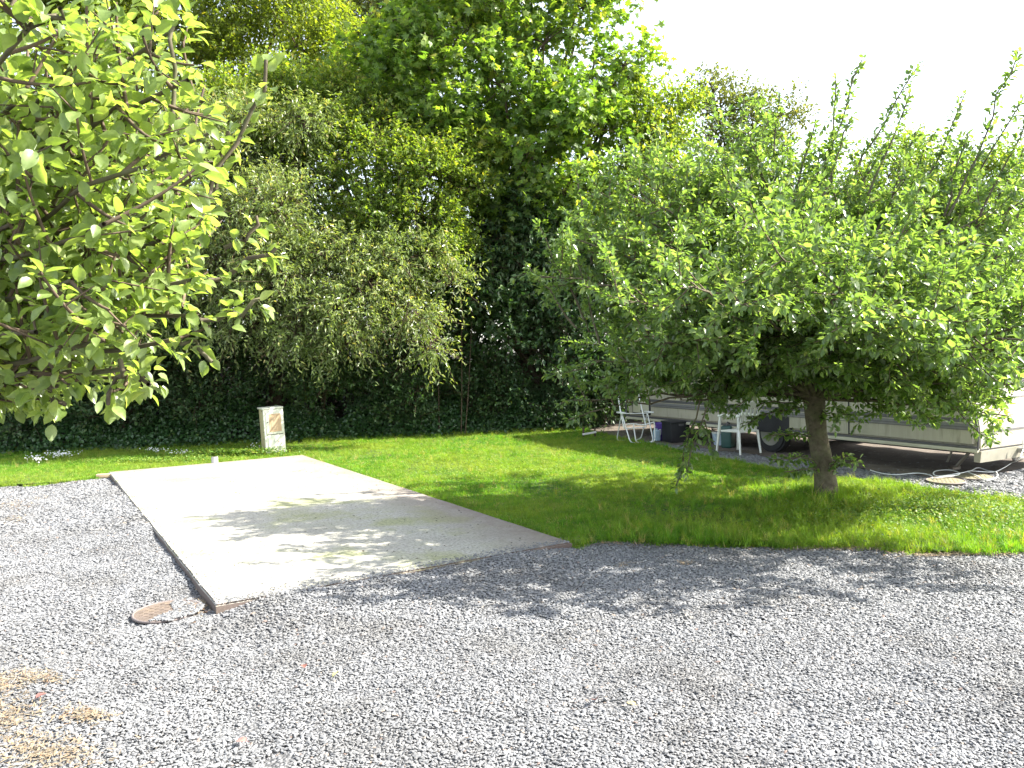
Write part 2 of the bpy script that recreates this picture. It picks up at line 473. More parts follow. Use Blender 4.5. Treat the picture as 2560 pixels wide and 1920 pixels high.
# outline with slightly uneven edges, in slab-local axes (x along near edge, y along length)
rot = math.atan2(uy, ux)
def slab_local(p):
    dx, dy = p[0] - slab[0][0], p[1] - slab[0][1]
    return (dx * ux + dy * uy, -dx * uy + dy * ux)
outl = []
cor = [slab_local(p) for p in slab]
for i in range(4):
    a, c2 = cor[i], cor[(i + 1) % 4]
    k = 14 if i % 2 == 0 else 30
    for j in range(k):
        t = j / k
        jx = (random.uniform(-.004, .004) if j else 0)
        outl.append((a[0] + (c2[0] - a[0]) * t + jx, a[1] + (c2[1] - a[1]) * t + (random.uniform(-.004, .004) if j else 0)))
vt = [bm.verts.new((x, y, 0.0)) for x, y in outl]
ft = bm.faces.new(vt)
ret = bmesh.ops.extrude_face_region(bm, geom=[ft])
for g in ret['geom']:
    if isinstance(g, bmesh.types.BMVert): g.co.z -= 0.2
bmesh.ops.recalc_face_normals(bm, faces=bm.faces)
te = [e for e in bm.edges if all(v.co.z > -0.01 for v in e.verts)]
bmesh.ops.bevel(bm, geom=te, offset=0.012, segments=2, affect='EDGES')
me = bpy.data.meshes.new('concrete_slab'); bm.to_mesh(me); bm.free(); me.materials.append(M_CONC)
o = link(bpy.data.objects.new('concrete_slab', me)); o.location = (slab[0][0], slab[0][1], SZ); o.rotation_euler = (0, 0, rot)
tag(o, kind='structure')

# ------------------------------------------------------------------ geometry-nodes scattering (stuff only)
def scatter(name, pts, rots, scl, variants, m):
    """one object whose points carry small instanced pieces (gravel, grass)"""
    me = bpy.data.meshes.new(name)
    me.vertices.add(len(pts)); me.vertices.foreach_set('co', np.asarray(pts, np.float32).ravel())
    a = me.attributes.new('rot', 'FLOAT_VECTOR', 'POINT'); a.data.foreach_set('vector', np.asarray(rots, np.float32).ravel())
    a = me.attributes.new('scl', 'FLOAT_VECTOR', 'POINT'); a.data.foreach_set('vector', np.asarray(scl, np.float32).ravel())
    a = me.attributes.new('pick', 'INT', 'POINT'); a.data.foreach_set('value', rng.integers(0, len(variants), len(pts)).astype(np.int32))
    me.materials.append(m)
    o = link(bpy.data.objects.new(name, me))
    ng = bpy.data.node_groups.new(name + '_nodes', 'GeometryNodeTree')
    ng.interface.new_socket('Geometry', in_out='INPUT', socket_type='NodeSocketGeometry')
    ng.interface.new_socket('Geometry', in_out='OUTPUT', socket_type='NodeSocketGeometry')
    N, L = ng.nodes, ng.links
    gi, go = N.new('NodeGroupInput'), N.new('NodeGroupOutput')
    gti = N.new('GeometryNodeGeometryToInstance')
    for vm in variants[::-1]:
        ob = bpy.data.objects.new(vm.name, vm)       # source of the pieces, not itself in the scene
        oi = N.new('GeometryNodeObjectInfo'); oi.inputs['Object'].default_value = ob
        L.new(oi.outputs['Geometry'], gti.inputs[0])
    iop = N.new('GeometryNodeInstanceOnPoints')
    iop.inputs['Pick Instance'].default_value = True
    L.new(gi.outputs[0], iop.inputs['Points']); L.new(gti.outputs[0], iop.inputs['Instance'])
    def attr(nm, ty):
        q = N.new('GeometryNodeInputNamedAttribute'); q.data_type = ty; q.inputs['Name'].default_value = nm
        return q.outputs['Attribute']
    L.new(attr('pick', 'INT'), iop.inputs['Instance Index'])
    e2r = N.new('FunctionNodeEulerToRotation'); L.new(attr('rot', 'FLOAT_VECTOR'), e2r.inputs[0])
    L.new(e2r.outputs[0], iop.inputs['Rotation'])
    L.new(attr('scl', 'FLOAT_VECTOR'), iop.inputs['Scale'])
    L.new(iop.outputs[0], go.inputs[0])
    md = o.modifiers.new('scatter', 'NODES'); md.node_group = ng
    return o

# ---- gravel stones
m, n, l, b = mat('slate_chippings')
oi = n.new('ShaderNodeObjectInfo')
r1 = ramp(n, l, oi.outputs['Random'], [(0.0, (0.145, 0.147, 0.15)), (0.3, (0.165, 0.167, 0.171)), (0.7, (0.185, 0.187, 0.191)), (0.97, (0.21, 0.212, 0.216)), (0.984, (0.42, 0.41, 0.39)), (0.992, (0.25, 0.21, 0.17)), (1.0, (0.19, 0.14, 0.12))])
tc = n.new('ShaderNodeTexCoord')
t1 = noise(n, l, 3.0, 4, 0.6, tc.outputs['Object'])
r2 = ramp(n, l, t1.outputs['Fac'], [(0.3, (0.8, 0.8, 0.8)), (0.7, (1.12, 1.12, 1.12))])
lo = noise(n, l, 0.9, 6, 0.7, oi.outputs['Location'])
r3 = ramp(n, l, lo.outputs['Fac'], [(0.36, (0.80, 0.78, 0.75)), (0.5, (1, 1, 1)), (0.66, (1.1, 1.1, 1.1))])
cc = mixc(n, l, 1.0, mixc(n, l, 1.0, r1.outputs[0], r2.outputs[0], 'MULTIPLY'), r3.outputs[0], 'MULTIPLY')
l.new(cc, b.inputs['Base Color'])
b.inputs['Roughness'].default_value = 0.6
M_STONE = m
def stone_mesh(k):
    rs = np.random.default_rng(100 + k)
    bm = bmesh.new()
    bmesh.ops.create_icosphere(bm, subdivisions=1, radius=1.0)
    ax = rs.uniform(0.75, 1.25, 3) * np.array([1.0, 0.68, 0.42])
    for vv in bm.verts:
        f = rs.uniform(0.78, 1.15)
        c = np.clip(np.array(vv.co) * f, -0.82, 0.82) * ax
        vv.co = c
    me = bpy.data.meshes.new('gravel_chip'); bm.to_mesh(me); bm.free()
    me.materials.append(M_STONE)
    return me
stones = [stone_mesh(k) for k in range(9)]
def jgrid(x0, x1, y0, y1, s):
    X, Y = np.meshgrid(np.arange(x0, x1, s), np.arange(y0, y1, s))
    X = X.ravel() + rng.uniform(-.6, .6, X.size) * s; Y = Y.ravel() + rng.uniform(-.6, .6, Y.size) * s
    return X, Y
PX, PY, PS = [], [], []
for (x0, x1, y0, y1, s, size) in ((-5, 5, 2.2, 4.8, 0.0132, 0.0095), (-7.2, 7.8, 4.8, 8.2, 0.0168, 0.0118), (-11, 10.5, 8.2, 17.5, 0.028, 0.0185)):
    X, Y = jgrid(x0, x1, y0, y1, s)
    vis = np.abs(X) < 0.634 * Y + 1.7
    k = vis & ~inside(slab, X, Y) & (~inside(lawn, X, Y) | (edge_dist(lawn_front + lawn_right, X, Y, False) < rng.uniform(0, .10, len(X)))) & (Y < hedge_line(X) - 0.3)
    ip = inside(padp, X, Y)
    k &= (~ip) | (rng.uniform(size=len(X)) < 0.05)
    X, Y = X[k], Y[k]
    PX.append(X); PY.append(Y); PS.append(np.full(len(X), size))
dcp = G(418, 1530)
ax_ = rng.uniform(-.03, .24, 900); ay_ = rng.uniform(-.22, .22, 900)
kk = (np.hypot(ax_, ay_) < .24) & (ax_ + .6 * np.abs(ay_) > .05)
PX.append(dcp.x + ax_[kk]); PY.append(dcp.y + ay_[kk]); PS.append(np.full(kk.sum(), .0125)); n_extra = int(kk.sum())
X = np.concatenate(PX); Y = np.concatenate(PY); S = np.concatenate(PS)
lift = np.zeros(len(X)); lift[-n_extra:] = .026
Z = lift + gravel_h(X, Y) + rng.uniform(-0.004, 0.005, len(X)) - 0.001
sc = S * np.exp(rng.normal(0, 0.27, len(X)))
rot3 = np.stack([rng.normal(0, 0.22, len(X)), rng.normal(0, 0.22, len(X)), rng.uniform(0, 6.28, len(X))], 1)
o = scatter('gravel', np.stack([X, Y, Z], 1), rot3, np.stack([sc * rng.uniform(.8, 1.3, len(X)), sc, sc * .85], 1), stones, M_STONE)
tag(o, 'loose grey slate chippings covering the pitch and drive', 'gravel', kind='stuff')
N_ST = len(X)

# stray chips and dark crumbs lying on the slab
nl_ = 1900
sa = rng.uniform(0, 1, nl_); sb = rng.uniform(0, 1, nl_)
edge = rng.uniform(size=nl_) < .82
sb = np.where(edge, np.abs(rng.normal(0, .010, nl_)), sb)
ed2_ = rng.uniform(size=nl_) < .2
sa = np.where(ed2_ & edge, np.abs(rng.normal(0, .02, nl_)), sa); sb = np.where(ed2_ & edge, rng.uniform(0, 1, nl_), sb)
X = slab[0][0] + ux * sa * LS + lx * sb * LL; Y = slab[0][1] + uy * sa * LS + ly * sb * LL
k = inside(slab, X, Y); X, Y, edge = X[k], Y[k], edge[k]
sc = np.where(edge, rng.uniform(.005, .012, len(X)), rng.uniform(.003, .009, len(X)))
o = scatter('slab_litter', np.stack([X, Y, np.full(len(X), SZ) + sc * .3], 1), np.stack([rng.normal(0, .2, len(X)), rng.normal(0, .2, len(X)), rng.uniform(0, 6.28, len(X))], 1), np.stack([sc * 1.3, sc, sc * .7], 1), stones[:4], M_STONE)
tag(o, 'loose chips and crumbs strewn on the concrete slab', 'gravel', kind='stuff')
acc = Acc(); nl_ = 420
sa = rng.uniform(0, 1, nl_); sb = rng.uniform(0, 1, nl_)
X = slab[0][0] + ux * sa * LS + lx * sb * LL; Y = slab[0][1] + uy * sa * LS + ly * sb * LL
k = inside(slab, X, Y); X, Y = X[k], Y[k]; q_ = len(X)
add_leaves(acc, np.stack([X, Y, np.full(q_, SZ + .004)], 1), norm(rdir(q_) * [1, 1, .08]), norm(UP + .3 * rdir(q_)), rng.uniform(.012, .04, q_), T_NARROW, rng.uniform(0, 1, q_))
m, n, l, b = mat('dead_scraps')
at = n.new('ShaderNodeAttribute'); at.attribute_name = 'tone'
r1 = ramp(n, l, at.outputs['Fac'], [(0, (0.03, 0.022, 0.016)), (0.6, (0.10, 0.075, 0.05)), (1, (0.20, 0.14, 0.08))])
l.new(r1.outputs[0], b.inputs['Base Color']); b.inputs['Roughness'].default_value = 0.9
o = acc.obj('leaf_litter', m); tag(o, 'small dead leaf scraps scattered over the concrete slab', 'leaf litter', kind='stuff')

# ---- grass
def grass_mat(name, stops, trans=0.48):
    m, n, l, b = mat(name)
    oi = n.new('ShaderNodeObjectInfo')
    r1 = ramp(n, l, oi.outputs['Random'], stops)
    t1 = noise(n, l, 0.55, 5, 0.7, oi.outputs['Location'])
    f = ramp(n, l, t1.outputs['Fac'], [(0.42, (0, 0, 0)), (0.62, (0.85,) * 3)])
    c = mixc(n, l, f.outputs[0], r1.outputs[0], (0.28, 0.36, 0.055))
    t2 = noise(n, l, 3.5, 5, 0.7, oi.outputs['Location'])
    f2 = ramp(n, l, t2.outputs['Fac'], [(0.30, (0.62, 0.66, 0.6)), (0.55, (1, 1, 1))])
    c = mixc(n, l, 1.0, c, f2.outputs[0], 'MULTIPLY')
    l.new(c, b.inputs['Base Color']); b.inputs['Roughness'].default_value = 0.5
    b.inputs['Specular IOR Level'].default_value = 0.35
    t = n.new('ShaderNodeBsdfTranslucent')
    l.new(mixc(n, l, 1.0, c, (1.45, 1.5, 0.35), 'MULTIPLY'), t.inputs['Color'])
    mx = n.new('ShaderNodeMixShader'); mx.inputs[0].default_value = trans
    l.new(b.outputs[0], mx.inputs[1]); l.new(t.outputs[0], mx.inputs[2]); l.new(mx.outputs[0], n['Material Output'].inputs['Surface'])
    return m
M_GRASS = grass_mat('meadow_grass', [(0.0, (0.07, 0.19, 0.016)), (0.45, (0.135, 0.30, 0.025)), (0.82, (0.21, 0.37, 0.035)), (0.90, (0.34, 0.34, 0.07)), (1.0, (0.48, 0.38, 0.20))])
def tuft(k, blades, spread, h0, h1, wd, lean):
    rs = np.random.default_rng(k)
    acc = Acc()
    for _ in range(blades):
        a = rs.uniform(0, 6.28); r = spread * math.sqrt(rs.uniform())
        base = np.array([r * math.cos(a), r * math.sin(a), -0.01])
        h = rs.uniform(h0, h1)
        d = rs.uniform(0, 6.28); ln = rs.uniform(0.1, lean) * h
        dv = np.array([math.cos(d), math.sin(d), 0]); sv = np.array([-dv[1], dv[0], 0])
        ww = wd * rs.uniform(.7, 1.3) / 2
        p1 = base + dv * ln * .35 + UP * h * .55
        p2 = base + dv * ln + UP * h * (0.95 - 0.35 * lean * rs.uniform())
        acc.add([base - sv * ww, base + sv * ww, p1 + sv * ww * .85, p1 - sv * ww * .85, p2], [(0, 1, 2), (0, 2, 3), (3, 2, 4)])
    return acc.mesh('grass_tuft', M_GRASS)
t_short = [tuft(200 + k, 16, 0.035, 0.022, 0.06, 0.0045, 1.1) for k in range(6)]
t_long = [tuft(300 + k, 18, 0.04, 0.08, 0.24, 0.005, 0.9) for k in range(6)]
def lawn_pts(dens, x0=-13, x1=9.5, y0=6, y1=19):
    s = 1 / math.sqrt(dens)
    X, Y = jgrid(x0, x1, y0, y1, s)
    k = inside(lawn, X, Y) & (np.abs(X) < 0.634 * Y + 1.0)
    return X[k], Y[k]
TR = G(2068, 1262)                                   # foot of the right apple tree
X, Y = lawn_pts(1150)
far = np.clip((Y - 9) / 8, 0, 1)
keep = rng.uniform(size=len(X)) > 0.5 * far
X, Y = X[keep], Y[keep]
fe = edge_dist(lawn_front, X, Y, False)
Z = lawn_h(X, Y); Y = np.where((fe < .10) & (X > s_fr.x), Y - rng.uniform(0, .09, len(Y)), Y)
patch = 0.75 + 0.35 * np.sin(X * 2.1 + 1) * np.sin(Y * 1.7) + rng.normal(0, .18, len(X))
sc = np.clip(patch, 0.4, 1.6) * (1 + 0.25 * np.clip((Y - 9) / 8, 0, 1))
dtree = np.hypot(X - TR.x, Y - TR.y)
front = edge_dist(lawn_front, X, Y, False)
rp = np.stack([rng.normal(0, .12, len(X)), rng.normal(0, .12, len(X)), rng.uniform(0, 6.28, len(X))], 1)
o = scatter('grass', np.stack([X, Y, Z], 1), rp, np.stack([sc * 1.1, sc * 1.1, sc], 1), t_short, M_GRASS)
tag(o, 'short bright green lawn grass around the concrete slab', 'grass', kind='stuff')
ex, ey = [], []
for line, dn in ((lawn_front, 95), ([GD(-60, 1056), GD(0, 1053), GD(120, 1045), GD(235, 1031)], 95), (lawn_right, 45)):
    for (ax_, ay_), (bx_, by_) in zip(line[:-1], line[1:]):
        L_ = math.hypot(bx_ - ax_, by_ - ay_); q_ = int(L_ * dn)
        t_ = rng.uniform(0, 1, q_); wv_ = .035 * np.sin(t_ * L_ * 9) + rng.normal(0, .035, q_)
        nx_, ny_ = -(by_ - ay_) / L_, (bx_ - ax_) / L_
        ex.append(ax_ + (bx_ - ax_) * t_ + nx_ * wv_); ey.append(ay_ + (by_ - ay_) * t_ + ny_ * wv_)
X = np.concatenate(ex); Y = np.concatenate(ey); sc = rng.uniform(.6, 1.5, len(X))
o = scatter('border_grass', np.stack([X, Y, gravel_h(X, Y) + .004], 1), np.stack([rng.normal(0, .3, len(X)), rng.normal(0, .3, len(X)), rng.uniform(0, 6.28, len(X))], 1), np.stack([sc, sc, sc], 1), t_short, M_GRASS)
tag(o, 'ragged grass tufts creeping from the lawn onto the gravel', 'grass', kind='stuff')
X, Y = lawn_pts(420)
dtree = np.hypot(X - TR.x, (Y - TR.y))
front = edge_dist(lawn_front, X, Y, False)
back = np.abs(hedge_line(X) - Y)
prob = 1.2 * np.exp(-(dtree / 0.7) ** 2) + 0.75 * np.exp(-(front / 0.55) ** 2) * np.clip((X - 0.2) / 1.2, 0.05, 1) + 0.30 * np.clip((X - 0.3) / 2, 0, 1) * np.exp(-(front / 1.6) ** 2) + 0.35 * np.exp(-(back / 0.35) ** 2) + 0.05 + 0.25 * (np.sin(X * 3.3 + 2 * np.sin(Y * 2.1)) * np.sin(Y * 3.9 + X) > .72) \
    + 0.35 * np.exp(-(edge_dist(lawn_right, X, Y, False) / 0.2) ** 2)
k = rng.uniform(size=len(X)) < prob
X, Y = X[k], Y[k]; dtree = dtree[k]
fe = edge_dist(lawn_front, X, Y, False); Y = np.where((fe < .14) & (X > s_fr.x), Y - .06, Y)
sc = rng.uniform(0.45, 1.0, len(X)) * (0.7 + 0.65 * np.exp(-(dtree / 0.6) ** 2))
rp = np.stack([rng.normal(0, .15, len(X)), rng.normal(0, .15, len(X)), rng.uniform(0, 6.28, len(X))], 1)
o = scatter('long_grass', np.stack([X, Y, lawn_h(X, Y)], 1), rp, np.stack([sc, sc, sc], 1), t_long, M_GRASS)
tag(o, 'longer unmown grass along the gravel edge and tree foot', 'grass', kind='stuff')

# clover and weeds with broad little leaves at the right of the lawn and by the slab
acc = Acc()
def weeds(cx, cy, rx, ry, nn, s0, s1, hz):
    X = cx + rng.normal(0, rx, nn); Y = cy + rng.normal(0, ry, nn)
    k = inside(lawn, X, Y); X, Y = X[k], Y[k]; q = len(X)
    Pp = np.stack([X, Y, lawn_h(X, Y) + rng.uniform(0.02, hz, q)], 1)
    D = norm(rdir(q) * [1, 1, .45]); Nn = norm(UP + 0.5 * rdir(q))
    add_leaves(acc, Pp, D, Nn, rng.uniform(s0, s1, q), T_ROUND, rng.uniform(0, 1, q))
pr = G(2450, 1300); weeds(pr.x, pr.y, 0.8, 0.45, 9000, .012, .03, .10)
pr = G(2250, 1290); weeds(pr.x, pr.y, 0.5, 0.3, 3000, .012, .028, .08)
pr = G(590, 1145); weeds(pr.x, pr.y, 0.45, 0.10, 1800, .02, .05, .14)
pr = G(400, 1160); weeds(pr.x, pr.y, 0.7, 0.15, 2200, .015, .035, .08)
pr = G(1300, 1180); weeds(pr.x, pr.y, 1.6, 1.2, 6000, .01, .025, .05)
M_WEED = leaf_mat('clover_leaf', (0.08, 0.17, 0.02), (0.15, 0.26, 0.03), (0.26, 0.30, 0.05), 0.4, 0.5)
o = acc.obj('clover', M_WEED); tag(o, 'low clover and weeds growing through the lawn', 'weeds', kind='stuff')

# daisies: small white heads in the strip behind the slab
acc = Acc()
def daisies(u, v, ru, rv, nn):
    for _ in range(nn):
        p = G(u + random.gauss(0, ru), v + random.gauss(0, rv))
        if not inside(lawn, np.array([p.x]), np.array([p.y]))[0]: continue
        c = np.array([p.x, p.y, 0.085 + random.uniform(0, .03)]); r = random.uniform(.010, .018)
        nrm = norm(np.array([random.gauss(.1, .25), random.gauss(-.3, .25), 1.0]))
        a = norm(np.cross(nrm, [1, 0, 0.1])); b2 = np.cross(nrm, a)
        V = [c + nrm * .004]
        for q in range(10):
            rr = r if q % 2 == 0 else r * .72
            V.append(c + rr * (math.cos(q * .628) * a + math.sin(q * .628) * b2))
        acc.add(V, [(0, 1 + q, 1 + (q + 1) % 10) for q in range(10)])
        acc.add([c - nrm * .001 + a * .001, c - nrm * .001 - a * .001, c - UP * .08], [(0, 1, 2)])
daisies(92, 1158, 12, 5, 40); daisies(150, 1147, 20, 4, 90); daisies(390, 1136, 16, 2.5, 40); daisies(450, 1143, 16, 3, 25); daisies(640, 1128, 8, 4, 15); pass
M_PETAL = plain('white_petal', (0.8, 0.8, 0.76), 0.6, var=0.04)
o = acc.obj('daisies', M_PETAL); tag(o, 'clusters of small white daisies in the grass strip', 'flowers', kind='stuff')

# dry moss, straw and litter on the gravel
acc = Acc()
def straw(u, v, ru, rv, nn, Lm=0.035):
    for _ in range(nn):
        p = G(u + random.gauss(0, ru), v + random.gauss(0, rv))
        if inside(slab, np.array([p.x]), np.array([p.y]))[0]: continue
        a = random.uniform(0, 6.28); L_ = Lm * random.uniform(.4, 1.3)
        d = np.array([math.cos(a), math.sin(a), random.uniform(-.2, .35)]); s_ = np.array([-d[1], d[0], 0]) * random.uniform(.0015, .006)
        c = np.array([p.x, p.y, gh(p.x, p.y) + random.uniform(0.006, .02)])
        acc.add([c - s_, c + s_, c + d * L_ + s_ * .4, c + d * L_ - s_ * .4], [(0, 1, 2), (0, 2, 3)], random.uniform(0, 1))
for a in ((20, 1795, 45, 34, 420), (120, 1885, 70, 26, 450), (90, 1705, 40, 10, 220), (215, 1795, 34, 10, 200), (10, 1715, 24, 18, 140), (35, 1262, 22, 9, 220), (40, 1300, 20, 6, 110), (105, 1245, 12, 4, 70), (470, 1520, 32, 6, 330), (505, 1508, 10, 10, 160),
          (820, 1468, 9, 2, 80), (985, 1434, 14, 3, 120), (250, 1192, 20, 3, 160), (120, 1208, 80, 3, 150), (640, 1149, 80, 2, 70), (2150, 1374, 120, 4, 1100), (2400, 1386, 90, 4, 800), (1500, 1358, 60, 4, 300), (1750, 1362, 120, 4, 300), (1560, 1412, 10, 3, 40), (1715, 1410, 10, 3, 50)):
    straw(*a)
m, n, l, b = mat('dry_moss')
at = n.new('ShaderNodeAttribute'); at.attribute_name = 'tone'
r1 = ramp(n, l, at.outputs['Fac'], [(0, (0.12, 0.095, 0.065)), (0.4, (0.22, 0.175, 0.12)), (0.85, (0.28, 0.225, 0.14)), (1, (0.32, 0.17, 0.08))])
l.new(r1.outputs[0], b.inputs['Base Color']); b.inputs['Roughness'].default_value = 0.9
o = acc.obj('dry_moss', m); tag(o, 'patches of dry tan moss and straw lying on the gravel', 'moss', kind='stuff')
# ================================================================== TREES
def tri_noise_dirs(nn):
    return rdir(nn)

def bg_tree(name, label, cat, base, masses, lm, tmpl, lsize, layers, twig=(0.5, 7), up=0.35, droop=0.0, trunk_r=0.14, group=None,
            sub=8, subr=0.5, fork=None, bark=None, sticks=0.25, flat=0.75, larea=0.3, bareness=0.0):
    """a tree or shrub: tapered trunk, limbs to each mass of its crown, twigs with leaves in every mass"""
    bx, by = base
    bz = float(bank_h(np.array([bx]), np.array([by]))[0]) if by > hedge_line(bx) - 0.2 else 0.0
    root = empty(name, (bx, by, bz))
    tag(root, label, cat, group)
    off = np.array([bx, by, bz])
    cen = [(np.array(P(u, v, d)), r) for (u, v, d, r) in masses]
    wood, crown = Acc(), Acc()
    zmin = min(c[2] - r for c, r in cen); cm = np.mean([c for c, r in cen], 0)
    fk = fork if fork is not None else max(bz + 0.5, min(zmin + 0.3, cm[2] - 0.6))
    top = np.array([bx + 0.25 * (cm[0] - bx), by + 0.25 * (cm[1] - by), fk])
    tp = bez(off + [0, 0, -0.1], off * .5 + top * .5 + rng.normal(0, .08, 3) * [1, 1, 0], top, 7)
    add_tube(wood, tp, np.linspace(trunk_r * 1.25, trunk_r * .8, 7), 7)
    for c, r in cen:
        mid = (top + c) / 2 + np.array([0, 0, 0.15 * np.linalg.norm(c - top)]) * rng.uniform(0, 1) + rng.normal(0, .12, 3)
        L_ = bez(top, mid, c, 7)
        add_tube(wood, L_, np.linspace(trunk_r * .34, trunk_r * .10, 7), 5)
        q = sub
        sc_ = c + rdir(q) * r * 0.62 * (rng.uniform(.5, 1.1, (q, 1))) * [1, 1, flat + .15]
        for s_ in sc_:
            add_tube(wood, bez(c, (c + s_) / 2 + [0, 0, .1], s_ + (s_ - c) * .3, 4), np.linspace(trunk_r * .11, .005, 4), 4)
        rs = r * subr
        nl = 1.45 * layers * math.pi * r * r / (larea * lsize * lsize)
        nt = max(3, int(nl / twig[1]))
        who = rng.integers(0, q, nt)
        C = sc_[who]
        rad = rs * rng.uniform(0.05, 1.0, nt) ** 0.45 * rng.uniform(.7, 1.15, q)[who]
        dirs = rdir(nt) * [1, 1, flat]
        O = C + dirs * rad[:, None]
        D = norm(norm(O - c) * 0.55 + dirs * .35 + UP * up + rdir(nt) * .5)
        Lt = twig[0] * rng.uniform(.45, 1.25, nt)
        E_ = O + D * Lt[:, None] + UP * (-droop) * (Lt ** 2)[:, None]
        ks = rng.uniform(size=nt) < sticks
        add_sticks(wood, (O - D * .1)[ks], E_[ks], np.full(ks.sum(), .006))
        k = twig[1]
        t = (np.arange(k) + .5) / k
        t = 0.12 + 0.88 * t
        PP = (O[:, None] + D[:, None] * (Lt[:, None] * t)[..., None] + UP * (-droop) * ((Lt[:, None] * t) ** 2)[..., None]).reshape(-1, 3)
        PP += rng.normal(0, .015, PP.shape)
        DD = np.repeat(D, k, 0)
        LD = norm(DD * .45 + rdir(len(DD)) * .8 + UP * (-.18 - droop * .5))
        NN = norm(UP * .75 + rdir(len(DD)) * .65 + norm(PP - c) * .25)
        tn = np.clip(0.45 + 0.12 * rng.normal(size=q)[who].repeat(k) + 0.22 * rng.normal(size=len(DD)) + 0.18 * (np.tile(t, nt) - .5), 0, 1)
        add_leaves(crown, PP, LD, NN, lsize * rng.uniform(.65, 1.2, len(DD)), tmpl, tn)
    for a in wood.v: a -= off.astype(np.float32)
    for a in crown.v: a -= off.astype(np.float32)
    wood.obj('trunk', bark or M_BARK2, root, smooth=True)
    o = crown.obj('crown', lm, root)
    o['kind'] = 'stuff'
    return root

GB = 'trees and shrubs of the hedge behind the lawn'
def hy(x, d=0.8): return float(hedge_line(x)) + d
# tall olive tree rising behind the left half
bg_tree('tall_tree', 'tall yellow-green tree towering over the left half of the hedge, upper left', 'tree', (-6.6, 21.5),
        [(60, 60, 21, 1.9), (250, 160, 21.5, 1.8), (180, -60, 21, 2.0), (420, 60, 21, 1.9), (560, 190, 20.5, 1.6), (600, 10, 21, 1.9), (740, 110, 20.3, 1.5), (760, -60, 21, 1.8), (430, 270, 21, 1.5), (40, 260, 21.5, 1.7), (700, 260, 20, 1.2), (400, -130, 21, 2)],
        M_OLIVE, T_QUAD, 0.12, 1.9, twig=(.55, 8), trunk_r=.24, group=GB, sub=9, subr=.42, up=.15)
bg_tree('tall_tree', 'dull olive tree seen at the top centre between the yellow-green tree and the broad-leaved one', 'tree', (-4.2, 26),
        [(860, -10, 26, 2.1), (1000, 50, 26, 2.0), (1120, 10, 26, 2.0), (940, 150, 26, 1.7), (1230, 60, 25.5, 1.8), (1050, 190, 26, 1.8), (820, 140, 26, 1.5)],
        M_DULL, T_QUAD, 0.14, 1.7, twig=(.6, 8), trunk_r=.22, group=GB, sub=9, subr=.42)
# big broad-leaved tree, centre
bg_tree('broad_leaved_tree', 'tall broad-leaved fresh green tree at top centre, its right side against white sky', 'tree', (0.3, 18.6),
        [(1010, 190, 17.4, 1.1), (1130, 120, 17.2, 1.1), (1130, 290, 17, 1.1), (1260, 220, 16.8, 1.15), (1250, 40, 17.4, 1.15), (1360, 110, 17.2, 1.15), (1440, 30, 17.6, 1.0), (1400, 250, 16.8, 1.1), (1480, 180, 17.2, .85), (1490, 330, 17, .85),
         (1330, 380, 16.9, .95), (1230, 400, 17.3, .95), (1120, 400, 17.7, .95), (1200, 500, 17.6, .95), (1310, 500, 17.3, .9), (1380, 560, 17.2, .7), (1250, 320, 17.6, 1.0), (1040, 80, 17.6, 1.0), (1540, 260, 17.6, .6), (930, 180, 18, 1.0), (1410, 470, 17, .8), (1480, -60, 17.6, 1.0), (1330, -70, 17.6, 1.3), (1200, -80, 17.6, 1.3), (1020, 330, 17.6, .9), (1600, 140, 17.3, .38), (1560, 165, 17.2, .35)],
        M_SYC, T_PALM, 0.165, 2.3, twig=(.6, 6), trunk_r=.2, group=GB, sub=8, subr=.42, up=.3, larea=.42, fork=2.6)
# bright shrub, left centre
bg_tree('hawthorn', 'bright green small-leaved hawthorn catching the sun, left of the photo centre', 'tree', (-2.4, 18.2),
        [(830, 300, 16.6, 0.90), (900, 400, 16.2, 0.85), (1000, 390, 16.0, 0.80), (1080, 430, 15.9, 0.75), (940, 520, 15.9, 0.80), (1060, 540, 15.9, 0.75), (850, 230, 17.2, 0.90), (720, 230, 17.4, 1.00), (950, 280, 16.8, 0.90), (1120, 560, 16.2, 0.60), (820, 580, 16.2, 0.80), (960, 640, 16.4, 0.80), (640, 250, 17.6, 1.00), (560, 300, 17.6, 1.00), (740, 330, 17.0, 0.90), (1150, 360, 16.8, 0.70), (1100, 650, 16.0, 0.60), (1170, 470, 16.4, .55), (1160, 620, 16.4, .5), (1010, 720, 16.2, .6), (1190, 380, 16.8, .6), (700, 380, 16.4, .7)],
        M_THORN, T_QUAD, 0.085, 2.8, twig=(.42, 9), trunk_r=.13, group=GB, sub=9, subr=.42, up=.5)
